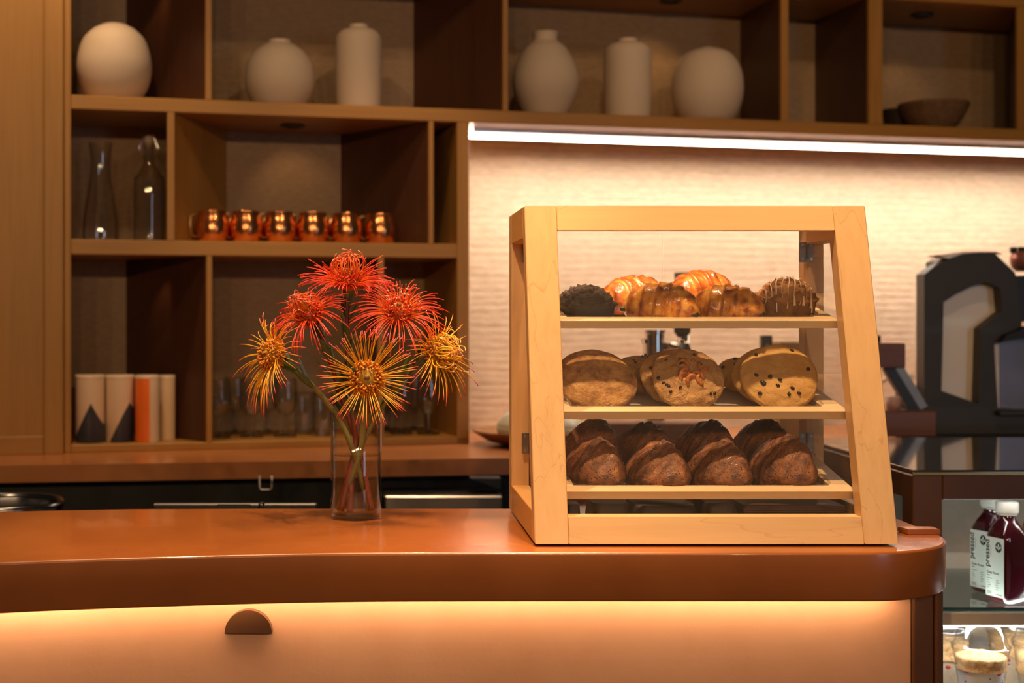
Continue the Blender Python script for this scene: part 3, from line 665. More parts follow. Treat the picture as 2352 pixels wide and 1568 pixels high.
bowl(2026, 2096, 254, 'darkbowl', 'small dark bowl behind the woven bowl', 'dark_bowl', .24)
# glass carafe and swing top bottle
def glass_thing(name, px, t, zb, prof, label, cat, group=None, th=.0022, m='glass', seg=28):
    c = on_shelf(px, t, zb+.0004); out = smooth_prof(prof, 5); inn = [(max(r-th, .0005), z+.004 if i == len(out)-1 else z) for i, (r, z) in enumerate(out[::-1])]
    inn = [(r, max(z, .005)) for r, z in inn]
    mb = MB(); mb.lathe(out+inn, seg, c); o = obj(name, mb, M[m], smooth=True); tag(o, label, cat, group); return o
dd = dpx(232, .13); hC = (Z_(330, dd)-(ZC+.195)); u = F/dd
glass_thing('glass_carafe', 231, .13, .195, [(.045, 0), (.049, .01), (.046, hC*.25), (.034, hC*.55), (.027, hC*.72), (.028, hC*.88), (.033, hC)], 'clear glass carafe with flared mouth on the middle shelf', 'carafe')
sw = glass_thing('swing_bottle', 342, .13, .195, [(.040, 0), (.043, .008), (.043, .165), (.036, .185), (.018, .215), (.014, .255), (.016, .275)], 'clear glass swing top bottle beside the carafe', 'bottle')
c = on_shelf(342, .13, .195)
obj('stopper', MB().lathe([(.006, .262), (.013, .277), (.013, .290), (.008, .296)], 18, c), M['ceramic'], sw, smooth=True)
mb = MB(); mb.tube([c+U*.017+Vector((0, 0, .235)), c+U*.026+Vector((0, 0, .262)), c+U*.012+Vector((0, 0, .300)), c-U*.012+Vector((0, 0, .300)), c-U*.026+Vector((0, 0, .262)), c-U*.017+Vector((0, 0, .235))], .0016, 6); obj('wire_bail', mb, M['chrome'], sw, smooth=True)
# copper mugs
def make_mug():
    t = thing('copper_mug', (0, 0, 0)); r = .0465; h = .088
    pr = smooth_prof([(r*.66, 0), (r*.88, .008), (r, .032), (r*.98, .055), (r*.86, .075), (r*.80, h)], 5)
    pr += [(r*.77, h), (r*.84, .07), (r*.95, .04), (r*.6, .006), (0, .006)]
    obj('cup', MB().lathe(pr, 36), M['copper'], t, smooth=True, local=True)
    mb = MB(); mb.tube([(-r*.84, 0, .078), (-r*1.15, 0, .080), (-r*1.40, 0, .072), (-r*1.42, 0, .045), (-r*1.36, 0, .022), (-r*1.1, 0, .016), (-r*.93, 0, .016)], .0026, 8); obj('handle', mb, M['brass'], t, smooth=True, local=True)
    return t
mug0 = make_mug(); first = True
mugs = [(488, .105, 0, 'copper mug at the left end of the front row'), (565, .10, -8, 'second copper mug from the left in the front row'), (642, .10, 6, 'third copper mug from the left in the front row'),
        (718, .10, -4, 'fourth copper mug from the left in the front row'), (795, .10, 4, 'fifth copper mug from the left in the front row'), (873, .10, -6, 'copper mug at the right end of the front row'),
        (612, .215, 20, 'copper mug behind, showing between second and third front mugs'), (690, .215, -15, 'copper mug behind, showing between third and fourth front mugs'),
        (765, .215, 10, 'copper mug behind, showing between fourth and fifth front mugs'), (535, .215, 5, 'copper mug behind, showing between the two leftmost front mugs')]
for px, t, rz, lb in mugs:
    o = mug0 if first else copy_tree(mug0); first = False
    place(o, on_shelf(px, t, .1955), RZ+R(rz+14)); tag(o, lb, 'mug', 'copper mugs on the middle shelf')
# tins
def tin(px0, px1, t, py, label, deco, rot=0):
    px = (px0+px1)/2; d = dpx(px, t); r = (px1-px0)/2/F*d; h = Z_(py, d)-(ZC-.35); c = on_shelf(px, t, -.3498)
    o = thing('tea_tin', c, label, 'tin', 'printed tins on the lower shelf')
    m, nt, b, out = nodes('tin_print'); b.inputs['Roughness'].default_value = .22
    sep = nt.nodes.new('ShaderNodeSeparateXYZ'); nt.links.new(coords(nt), sep.inputs[0])
    if deco == 'wave':
        # navy peak rising around the foot of the tin
        a = nt.nodes.new('ShaderNodeMath'); a.operation = 'ABSOLUTE'; ad = nt.nodes.new('ShaderNodeMath'); ad.operation = 'ADD'; ad.inputs[1].default_value = -r*rot
        nt.links.new(sep.outputs[0], ad.inputs[0]); nt.links.new(ad.outputs[0], a.inputs[0])
        mm = nt.nodes.new('ShaderNodeMath'); mm.operation = 'MULTIPLY_ADD'; mm.inputs[1].default_value = 2.0; nt.links.new(a.outputs[0], mm.inputs[0]); nt.links.new(sep.outputs[2], mm.inputs[2])
        cc = ramp(nt, [(0, (.022, .032, .06)), (h*.58, (.05, .06, .085)), (h*.585, (.80, .62, .45)), (1, (.80, .62, .45))], mm.outputs[0])
    elif deco == 'orange':
        ad = nt.nodes.new('ShaderNodeMath'); ad.operation = 'ADD'; ad.inputs[1].default_value = .5; nt.links.new(sep.outputs[0], ad.inputs[0])
        cc = ramp(nt, [(0, (.95, .20, .03)), (.5+r*.35, (.95, .20, .03)), (.5+r*.36, (.80, .66, .50)), (1, (.80, .66, .50))], ad.outputs[0])
    else: cc = ramp(nt, [(0, (.74, .55, .35)), (1, (.78, .60, .40))], sep.outputs[2])
    nt.links.new(cc, b.inputs['Base Color'])
    obj('body', MB().lathe([(r*.97, 0), (r, .003), (r, h*.955)], 36, c), m, o, smooth=True, sharp=50)
    obj('lid', MB().lathe([(r*1.015, h*.955), (r*1.015, h*.99), (r*.97, h), (r*.9, h)], 36, c), M['cream'], o, smooth=True, sharp=50)
tin(174, 240, .075, 860, 'cream tin with a wide navy peak beside the cabinet', 'wave', .25)
tin(243, 308, .080, 860, 'cream tin with a navy slope on its right side, second from the left', 'wave', .8)
tin(310, 366, .052, 861, 'bright orange and cream tin between cream tins', 'orange')
tin(361, 403, .108, 861, 'plain cream tin at the right end of the tins', 'plain')
# drinking glasses
def goblet(px, t, label, hh=.165, r=.036):
    return glass_thing('stem_glass', px, t, -.35, [(.034, 0), (.030, .004), (.008, .010), (.0055, .03), (.0065, .055), (.022, .068), (r*.95, .09), (r, .115), (r*.88, hh)], label, 'glass', 'glassware on the lower shelf', .0016)
for px, t, lb in ((503, .12, 'stemmed glass next to the divider at the left of its cubby'), (578, .12, 'second stemmed glass from the divider'), (655, .12, 'third stemmed glass, under the left orange flower'),
                  (922, .12, 'stemmed glass just right of the flower vase'), (984, .10, 'stemmed glass nearest the end post'), (540, .25, 'stemmed glass in the rear row, behind the two leftmost'), (616, .25, 'stemmed glass in the rear row, between second and third'), (950, .25, 'stemmed glass in the rear row near the end post'), (888, .26, 'stemmed glass in the rear row beside the vase')):
    goblet(px, t, lb)
for px, t, lb in ((742, .12, 'straight tumbler glass left of the flower vase'), (700, .22, 'straight tumbler glass in the rear row left of the flower vase'), (822, .13, 'straight tumbler glass seen behind the flower vase')):
    glass_thing('tumbler', px, t, -.35, [(.027, 0), (.029, .004), (.033, .12)], lb, 'glass', 'glassware on the lower shelf', .002)
# ================================================================== rear counter things
ZRC = ZC-.37+.0003
# tray with lidded pot
dT = 3.86; cT_ = Vector((X_(1240, dT), dT, ZRC))
rT = 152/F*dT
pr = smooth_prof([(rT*.50, 0), (rT*.80, .012), (rT, .036), (rT*.985, .040), (rT*.78, .020), (rT*.5, .010), (0, .010)], 5)
o = obj('wooden_tray', MB().lathe(pr, 44, cT_), plain('tray_wood', (.30, .12, .03), .35, c2=(.22, .085, .02), ns=12, coat=.2), smooth=True); tag(o, 'shallow round wooden tray under the celadon pot behind the case', 'tray')
rP = 100/F*dT; pz = cT_+Vector((.0, 0, .0105))
pot = thing('lidded_pot', pz, 'pale celadon lidded pot on the wooden tray', 'pot')
obj('body', MB().lathe(smooth_prof([(rP*.62, 0), (rP*.9, .01), (rP, .028), (rP*.99, .040), (rP*.9, .040)], 4), 36, pz), M['celadon'], pot, smooth=True)
ld = obj('lid', MB().lathe(smooth_prof([(rP*.99, .0405), (rP*.96, .052), (rP*.80, .075), (rP*.55, .088), (rP*.2, .093), (0, .094)], 4), 36, pz), M['celadon'], pot, smooth=True)
obj('knob', MB().lathe([(.016, .092), (.014, .098), (.018, .102), (.018, .106), (0, .107)], 20, pz), M['darkbowl'], ld, smooth=True)
# chrome tap tower
dW = 3.75; tp = Vector((X_(1504, dW), dW, ZRC)); tw = thing('tap_tower', tp, 'chrome tap tower with black handle seen through the case', 'tap')
zt = Z_(756, dW)-ZRC
obj('column', MB().lathe([(.052, 0), (.052, .008), (.028, .014), (.026, zt-.012), (.029, zt-.010), (.029, zt-.002), (.024, zt)], 32, tp), M['chrome'], tw, smooth=True, sharp=45)
fx = X_(1574, dW-.03); fz = Z_(795, dW)
mb = MB(); mb.tube([(tp.x+.02, dW-.01, fz), (fx-.02, dW-.028, fz), (fx, dW-.03, fz)], [.012, .011, .013], 12); fa = obj('faucet', mb, M['chrome'], tw, smooth=True)
mb = MB(); mb.tube([(fx, dW-.03, fz+.03), (fx, dW-.03, fz), (fx+.006, dW-.045, fz-.025), (fx+.012, dW-.055, fz-.07)], [.010, .014, .011, .010], 12); obj('spout', mb, M['chrome'], fa, smooth=True)
zh0, zh1 = Z_(762, dW), Z_(626, dW)
mb = MB(); mb.lathe([(.012, zh0-.015), (.023, zh0), (.021, zh0+.05), (.019, zh1-.03), (.0225, zh1-.004), (.019, zh1)], 4, (fx-.008, dW-.03, 0)); obj('handle', mb.xf(Matrix()), M['graphite'], tw)
# dark wood box, kraft box and black stand seen through the case
def cbox(name, px0, px1, py0, d, dep, m, label, cat, z0=ZRC, bev=.003):
    o = obj(name, MB().box(X_(px0, d), X_(px1, d), d, d+dep, z0, Z_(py0, d), bev), M[m]); return tag(o, label, cat)
M['redwood'] = wood('red_brown_wood', (.17, .055, .020), (.12, .035, .012), 'x', .4)
cbox('drip_tray', 1400, 1640, 972, 3.58, .11, 'redwood', 'dark red brown wooden box at the foot of the tap tower', 'box')
kb = thing('brew_stand', (X_(1765, 3.75), 3.75, ZRC), 'black upright brew stand with slanted brace seen through the case', 'stand')
obj('upright', MB().box(X_(1748, 3.75), X_(1772, 3.75), 3.74, 3.765, ZRC, Z_(770, 3.75), .002), M['black'], kb)
mb = MB(); mb.tube([P(1762, 790, 3.735), P(1800, 880, 3.70)], .007, 8); obj('brace', mb, M['steel'], kb)
obj('foot_plate', MB().box(X_(1730, 3.75), X_(1850, 3.75), 3.68, 3.80, ZRC, ZRC+.012, .002), M['black'], kb)
M['kraft'] = plain('kraft_board', (.36, .20, .075), .7, c2=(.30, .16, .055), ns=12)
cbox('kraft_box', 1790, 1852, 785, 3.83, .09, 'kraft', 'brown kraft box behind the brew stand', 'box')
# ------------------------------------------------------------------ wooden stand beside the machine
dK = 3.62; ws = thing('wooden_stand', (X_(2075, dK), dK, ZRC), 'red brown wooden block stand with slanted arm beside the espresso machine', 'stand')
obj('lower_block', MB().box(X_(1985, dK), X_(2152, dK), dK, dK+.10, Z_(1003, dK), Z_(944, dK), .003), M['redwood'], ws)
for px in (2010, 2130): obj('foot', MB().box(X_(px, dK)-.012, X_(px, dK)+.012, dK+.02, dK+.08, ZRC, Z_(1003, dK), .001), M['black'], ws)
obj('upper_block', MB().box(X_(1990, dK), X_(2084, dK), dK+.01, dK+.09, Z_(845, dK), Z_(788, dK), .003), M['redwood'], ws)
a, b = P(2042, 843, dK+.04), P(2104, 946, dK+.04); n = Vector((.012, 0, .006))
obj('slanted_arm', MB().prism([a-n, a+n, b+n, b-n], (0, .022, 0)), M['black'], ws)
obj('arm_face', MB().prism([a+n, a+n*2.6, b+n*2.6, b+n], (0, .022, 0)), M['nickel'], ws)
mb = MB(); mb.tube([P(2018, 790, dK+.05), P(2018, 770, dK+.05)], .006, 8); obj('knob', mb, M['black'], ws)
pc = P(2052, 944, dK+.04); o = obj('pink_cup', MB().lathe([(.018, .0005), (.021, .038), (.019, .038), (.016, .004), (0, .004)], 20, pc), plain('pink_glaze', (.55, .32, .26), .4), smooth=True); tag(o, 'small pale pink cup on the lower wooden block', 'cup')
cbp = P(2078, 905, 3.785); o = obj('blue_canister', MB().lathe([(.022, 0), (.025, .004), (.025, .16), (.018, .175), (0, .176)], 20, Vector((cbp.x, cbp.y, ZRC))), plain('blue_plastic', (.05, .11, .22), .4), smooth=True); tag(o, 'small dark blue canister behind the wooden stand', 'canister')
mb = MB(); mb.tube([P(2012, 882, 3.86), P(2045, 866, 3.82), P(2080, 862, 3.80), P(2098, 866, 3.80)], .007, 8); o = obj('white_hose', mb, M['icewhite'], smooth=True); tag(o, 'short white hose running behind the wooden stand to the machine', 'hose')
# ------------------------------------------------------------------ espresso machine
dE = 3.70; em = thing('espresso_machine', (X_(2290, dE), dE+.2, ZRC), 'large black espresso machine with open arched side frame', 'espresso machine')
def E(x, y): return (1980+x/2.801, 540+y/2.801)
outer = [E(*p) for p in ((400, 1300), (400, 250), (470, 200), (560, 152), (650, 120), (740, 109), (845, 108), (985, 240), (1015, 440), (1030, 580), (850, 690), (875, 1110), (1300, 1150), (1300, 1300))]
inner = [E(*p) for p in ((470, 1010), (470, 415), (525, 430), (600, 382), (700, 332), (815, 300), (890, 340), (905, 490), (765, 600), (750, 1085), (510, 1000))]
inner = [E(*p) for p in ((512, 1000), (525, 430), (600, 382), (700, 332), (760, 312), (815, 300), (890, 340), (905, 490), (765, 600), (750, 1085))]
mb = MB(); bm = mb.bm
def ring(pts, y): return [bm.verts.new(P(px, py, dE)+Vector((0, y, 0))) for px, py in pts]
def bridge_face(o_, i_):
    es = []
    for lp_ in (o_, i_):
        for k in range(len(lp_)):
            e = bm.edges.get((lp_[k], lp_[(k+1) % len(lp_)])) or bm.edges.new((lp_[k], lp_[(k+1) % len(lp_)])); es.append(e)
    bmesh.ops.triangle_fill(bm, use_beauty=True, use_dissolve=False, edges=es)
oa, ia, ob_, ib = ring(outer, 0), ring(inner, 0), ring(outer, .055), ring(inner, .055)
bridge_face(oa, ia); bridge_face(ob_, ib)
for p, q in ((oa, ob_), (ia, ib)):
    for k in range(len(p)): mb.face((p[k], p[(k+1) % len(p)], q[(k+1) % len(p)], q[k]))
obj('side_frame', mb, M['graphite'], em)
pan = [E(*p) for p in ((430, 1120), (430, 400), (640, 290), (820, 250), (930, 300), (950, 520), (800, 620), (790, 1120))]
M['champ'] = plain('champagne_panel', (.78, .68, .57), .35, .1, c2=(.72, .62, .52), ns=5)
obj('side_panel', MB().prism([P(px, py, dE)+Vector((0, .045, 0)) for px, py in pan], (0, .02, 0)), M['champ'], em)
obj('body', MB().box(X_(2222, dE), X_(2640, dE), dE+.07, dE+.30, ZRC+.02, Z_(800, dE), .01), M['black'], em)
obj('top_body', MB().prism([P(px, py, dE)+Vector((0, .07, 0)) for px, py in [E(*p) for p in ((700, 560), (700, 150), (740, 125), (840, 125), (980, 255), (1500, 255), (1500, 560))]], (0, .23, 0)), M['black'], em)
obj('base', MB().box(X_(2124, dE), X_(2640, dE), dE-.02, dE+.12, ZRC, Z_(1004, dE)+.01, .004), M['blackm'], em)
M['smoky_grey'] = plain('smoky_panel', (.16, .13, .14), .25, .4)  # purple-grey colour of the machine's work panel
obj('work_panel', MB().box(X_(2300, dE), X_(2640, dE), dE+.04, dE+.06, Z_(945, dE), Z_(770, dE), .002), M['smoky_grey'], em)
obj('edge_trim', MB().box(X_(2292, dE), X_(2303, dE), dE+.02, dE+.04, Z_(942, dE), Z_(790, dE), .001), M['champ'], em)
obj('drip_ledge', MB().box(X_(2285, dE), X_(2640, dE), dE-.03, dE+.06, Z_(952, dE), Z_(942, dE), .002), M['graphite'], em)
obj('group_head', MB().prism([P(px, py, dE)+Vector((0, -.03, 0)) for px, py in [E(*p) for p in ((860, 690), (900, 640), (1030, 590), (1500, 560), (1500, 660), (1000, 660))]], (0, .08, 0)), M['blackm'], em)
bl = emis('blue_indicator', (.12, .16, 1), 2.2)
obj('indicator_lamp', MB().box(X_(2343, dE), X_(2365, dE), dE-.034, dE-.031, Z_(763, dE), Z_(752, dE)), bl, em)
mb = MB().prism([P(px, py, dE)+Vector((0, -.0, 0)) for px, py in [E(*p) for p in ((470, 127), (660, 106), (860, 104), (905, 122), (845, 107), (650, 118), (560, 150))]], (0, .06, 0)); obj('top_cover', mb, M['champ'], em)
cpz = Z_(626, dE); cpp = P(2345, 622, dE+.10); 
cu_ = thing('copper_cup', (cpp.x+.012, cpp.y, cpp.z), 'dark pinkish copper cup with black handle on the espresso machine', 'cup')
obj('cup', MB().lathe(smooth_prof([(.025, 0), (.036, .012), (.040, .035), (.033, .052), (.030, .052), (.034, .03), (0, .008)], 4), 24, (cpp.x+.012, cpp.y, cpp.z)), plain('pink_copper', (.42, .16, .12), .35, .6), cu_, smooth=True)
for px in (2318, 2336): obj('cap', MB().lathe([(.009, 0), (.010, .014), (.008, .016), (0, .016)], 14, (X_(px, dE+.1)+.012, cpp.y, cpp.z+.050)), M['black'], cu_, smooth=True)
# ------------------------------------------------------------------ dark equipment between the counters
uf = thing('undercounter_fridge', (X_(1010, 3.42), 3.42, 0), 'black undercounter fridge with steel top edge below the rear counter', 'fridge')
dU = 3.36; obj('body', MB().box(X_(880, dU), X_(1155, dU), dU, dU+.15, .001, Z_(1137, dU)-.001, .003), M['black'], uf)
obj('steel_edge', MB().box(X_(884, dU), X_(1152, dU), dU-.015, dU-.0005, Z_(1172, dU), Z_(1137, dU), .003), M['steel'], uf)
obj('corner_panel', MB().prism([P(1080, 1098, dU+.05), P(1150, 1098, dU+.05), P(1150, 1124, dU+.05)], (0, .05, 0)), M['graphite'], uf)
mb = MB(); a = P(596, 1092, 3.34); b = P(624, 1092, 3.34); hgt = .030
mb.tube([a, a+Vector((0, 0, -hgt)), a+Vector((.004, 0, -hgt-.004)), b+Vector((-.004, 0, -hgt-.004)), b+Vector((0, 0, -hgt)), b], .0022, 6); o = obj('counter_hook', mb, M['steel'], smooth=True); tag(o, 'small square wire hook hanging under the rear counter', 'hook')
dB = 2.98; bs = thing('prep_bench', (X_(200, dB), dB, 0), 'low dark prep bench behind the front counter', 'bench')
obj('bench_top', MB().box(-1.4, .35, 2.52, 3.1, .80, .83, .003), M['graphite'], bs)
for x in (-1.35, .30):
    for y in (2.56, 3.06): obj('leg', MB().box(x-.02, x+.02, y-.02, y+.02, 0, .80), M['black'], bs)
pp = Vector((X_(45, dB), dB-.12, .8305)); hP = Z_(1141, dB)-.83
o = obj('steel_pan', MB().lathe(smooth_prof([(.09, 0), (.105, .01), (.112, hP*.8), (.122, hP), (.112, hP-.002), (.10, .02), (0, .012)], 4), 36, pp), plain('dark_steel', (.16, .16, .17), .22, 1), smooth=True); tag(o, 'dark shiny steel pan behind the front counter at left', 'pan')
dM = 2.58; mt = thing('register_screen', (X_(540, dM), dM, .8305), 'thin dark register screen seen from behind over the counter edge', 'screen')
zt = Z_(1156, dM)
obj('housing', MB().box(X_(350, dM), X_(728, dM), dM, dM+.018, .885, zt, .003), M['black'], mt)
obj('centre_band', MB().box(X_(500, dM), X_(575, dM), dM-.003, dM-.0002, .885, zt-.001, .0005), M['blackm'], mt)
obj('stand', MB().box(X_(510, dM), X_(566, dM), dM-.005, dM+.05, .8305, .90, .002), M['blackm'], mt)
mb = MB(); mb.tube([P(594, 1168, dM-.004), P(596, 1158, dM-.006), P(602, 1154, dM-.004), P(608, 1158, dM+.004)], .002, 6); obj('cable', mb, M['black'], mt, smooth=True)
# ================================================================== chilled display at the right
fy0, fy1 = 2.50, 3.16; zG = Z_(1087, fy0); fx0 = X_(2096, fy0); fx1 = 2.25
fr_ = thing('chilled_display', ((fx0+fx1)/2, 2.8, 0), 'dark bronze chilled display with glass top right of the counter', 'display fridge')
pwid = X_(2165, fy0)-fx0; zrail = Z_(1148, fy0)
M['gold'] = plain('gold_trim', (.75, .50, .20), .25, 1)
M['dkglass'] = plain('mirror_glass_top', (.05, .05, .05), .03, 0, spec=.9, coat=1)
M['inner'] = plain('fridge_liner', (.42, .34, .25), .5, c2=(.36, .29, .21))
M['innerw'] = plain('fridge_white_liner', (.72, .70, .66), .5)
obj('left_post', MB().box(fx0, fx0+pwid, fy0, fy0+.05, 0, zG-.003, .002), M['brown'], fr_)
obj('top_rail', MB().box(fx0+pwid+.0003, fx1, fy0, fy0+.05, zrail, zG-.003, .002), M['brown'], fr_)
obj('side_rail', MB().box(fx0, fx0+.03, fy0+.0503, fy1, zrail, zG-.003, .002), M['brown'], fr_)
obj('side_post', MB().box(fx0, fx0+.03, fy1-.05, fy1, 0, zrail-.0003, .002), M['brown'], fr_)
obj('side_sill', MB().box(fx0, fx0+.03, fy0+.0503, fy1-.0503, 0, .60, .002), M['brown'], fr_)
obj('side_pane', MB().box(fx0+.010, fx0+.016, fy0+.0503, fy1-.0503, .60, zrail), M['glass'], fr_)
obj('glass_top', MB().box(fx0+.004, fx1, fy0+.004, fy1, zG-.0028, zG+.006, .001), M['dkglass'], fr_)
obj('gold_edge', MB().box(fx0, fx1, fy0-.001, fy0+.0035, zG-.0028, zG+.002), M['gold'], fr_)
obj('back_liner', MB().box(fx0+.031, fx1, fy1-.03, fy1-.006, .62, zrail+.02), M['inner'], fr_)
obj('inner_side', MB().box(fx0+.031, fx0+.036, fy0+.22, fy1-.031, .62, zrail+.02), M['inner'], fr_)
zs_ = ZC-.549
M['shelfglass'] = thin_glass('shelf_glass', (.80, .88, .86), 1.6, 1.5, .05)
M['teal'] = plain('green_glass_edge', (.025, .055, .05), .1, coat=.5)
sg = obj('glass_shelf', MB().box(fx0+.038, fx1, 2.5605, 2.95, zs_-.008, zs_), M['shelfglass'], fr_)
obj('shelf_edge', MB().box(fx0+.038, fx1, 2.5585, 2.5603, zs_-.008, zs_), M['teal'], sg)
obj('price_rail', MB().box(fx0+.038, fx1, 2.548, 2.556, Z_(1436, 2.55), zs_-.0085, .001), plain('beige_rail', (.52, .43, .32), .4), fr_)
obj('strip_light', MB().box(fx0+.05, fx1, 2.562, 2.58, Z_(1436, 2.55)-.004, Z_(1436, 2.55)+.004), M['led_cool'], fr_)
obj('upper_light', MB().box(fx0+.06, fx1, 2.555, 2.562, zrail-.004, zrail+.004), emis('led_cool_dim', (1, .96, .9), 9), fr_)
zD = ZC-.735
obj('deck', MB().box(fx0+.031, fx1, fy0+.051, fy1-.031, zD-.03, zD), M['innerw'], fr_)
obj('lower_front', MB().box(fx0+pwid+.0003, fx1, fy0, fy0+.05, 0, zD-.04, .002), M['brown'], fr_)
# juice bottles
def make_bottle():
    t = thing('juice_bottle', (0, 0, 0)); hw = .0295; H = .192
    lv = [(0, .80, .5), (.003, .93, .45), (.010, 1, .40), (.118, 1, .40), (.128, .97, .44), (.142, .80, .6), (.154, .58, .8), (.160, .50, 1), (.168, .48, 1)]
    def fn(lvs, off):
        mb = MB(); n = 48
        rr = []
        for z, k, e in lvs:
            ring_ = []
            for i in range(n):
                a = 2*math.pi*i/n; c, s = math.cos(a), math.sin(a)
                ring_.append(mb.bm.verts.new(Vector((math.copysign(abs(c)**e, c)*(hw*k-off), math.copysign(abs(s)**e, s)*(hw*k-off), z))))
            rr.append(ring_)
        for a, b in zip(rr, rr[1:]):
            for i in range(n): mb.face((a[i], a[(i+1) % n], b[(i+1) % n], b[i]))
        mb.face(rr[0][::-1]); mb.face(rr[-1]); return mb
    obj('bottle', fn(lv, 0), M['glass'], t, smooth=True, local=True, sharp=60)
    lj = [(z+.002 if z < .02 else z, k, e) for z, k, e in lv[:-1]]+[(.166, .48, 1)]
    obj('juice', fn(lj, .0012), M['juice'], t, smooth=True, local=True, sharp=60)
    cp = obj('cap', MB().lathe([(.0195, .170), (.0205, .171), (.0208, .186), (.0195, .1905), (.016, .192), (0, .192)], 36), M['icewhite'], t, smooth=True, local=True, sharp=50)
    obj('neck_ring', MB().lathe([(.0165, .1655), (.0185, .167), (.0165, .169)], 30), M['icewhite'], t, smooth=True, local=True)
    # label on the face that looks along -x
    lw, z0, z1 = .0225, .012, .124
    pts = []; rc_ = .003
    for cx_, cz_, a0 in ((lw-rc_, z1-rc_, 0), (-lw+rc_, z1-rc_, 90), (-lw+rc_, z0+rc_, 180), (lw-rc_, z0+rc_, 270)):
        for k in range(5): a = R(a0+22.5*k); pts.append((-hw-.0004, cx_+rc_*math.cos(a), cz_+rc_*math.sin(a)))
    lb = obj('label', MB().prism(pts, (.0003, 0, 0)), M['label'], t, local=True)
    # lettering faces -x, reads with +y to the left
    FM = Matrix(((0, 0, -1, -hw-.0006), (-1, 0, 0, 0), (0, 1, 0, 0), (0, 0, 0, 1)))
    def put(me, u, z, rot=0):
        me.transform(FM @ Matrix.Translation((u, z, 0)) @ Matrix.Rotation(R(rot), 4, 'Z')); o = bpy.data.objects.new('lettering', me); col.objects.link(o); o.parent = lb; W[o.name] = W[lb.name]
    put(text_mesh('pressed', .0165, 'lettering', M['ink'], .00035), -lw+.0095, z0+.0545, 90)
    put(text_mesh('Daily Roots', .0062, 'lettering', M['ink'], .0001), -lw+.004, z0+.043)
    def bar(u, z, w_, h_): # print too fine to read
        obj('fine_print', MB().prism([(0, 0, 0), (w_, 0, 0), (w_, h_, 0), (0, h_, 0)], (0, 0, .0001)).xf(FM @ Matrix.Translation((u, z, 0))), M['ink2'], lb, local=True)
    bar(-lw+.0128, z1-.036, .0008, .020); bar(-lw+.004, z0+.0385, .007, .0014)
    for k, (a_, b_) in enumerate(((.012, .007), (.005, .009), (.007, .005), (.009, .008), (.005, .006))): bar(-lw+.004, z0+.033-.0043*k, a_, .0009); bar(.003, z0+.031-.0043*k, b_, .0009)
    for k in range(3): bar(-lw+.004, z0+.0085-.0022*k, .011, .0008)
    bar(.004, z0+.004, .013, .0016)
    # round leaf mark: dark disc with pale leaves
    mb = MB(); mb.prism([(.0078*math.cos(2*math.pi*k/28), .0098*math.sin(2*math.pi*k/28), 0) for k in range(28)], (0, 0, .0001)); mb.xf(FM @ Matrix.Translation((.0095, z1-.0175, 0)))
    em_ = obj('emblem', mb, M['ink'], lb, local=True)
    for x_, z_, rot in ((0, .0035, 0), (-.0036, -.0005, 52), (.0036, -.0005, -52), (0, -.004, 0)):
        L_, w_ = (.0042, .0017) if z_ > -.003 else (.0032, .0005); mb = MB()
        mb.prism([(w_*math.sin(math.pi*k/8)*sg, -L_+2*L_*k/8, 0) for sg, rng in ((1, range(9)), (-1, range(7, 0, -1))) for k in rng], (0, 0, .0001))
        mb.xf(FM @ Matrix.Translation((.0095+x_, z1-.0175+z_, .00015)) @ Matrix.Rotation(R(rot), 4, 'Z')); obj('leaf_mark', mb, M['label'], lb, local=True)
    return t
jb = make_bottle()
for i, (px, d, rz, lb) in enumerate(((2313, 2.605, 20, 'front bottle of dark red juice with white cap and label'), (2276, 2.690, 22, 'rear bottle of dark red juice partly hidden by the front bottle'))):
    o = jb if i == 0 else copy_tree(jb)
    place(o, (X_(px, d), d, zs_+.0004), R(rz)); tag(o, lb, 'bottle', 'red juice bottles on the glass shelf')
og = obj('orange_bottle', MB().lathe(smooth_prof([(.026, 0), (.030, .006), (.030, .118), (.022, .145), (.015, .16), (.015, .168), (.0205, .171), (.0205, .188), (0, .19)], 4), 28, (X_(2386, 2.70), 2.70, zs_+.0004)), plain('orange_juice', (.75, .12, .03), .15, coat=.8), smooth=True); tag(og, 'bright orange bottle cut off at the right edge', 'bottle')
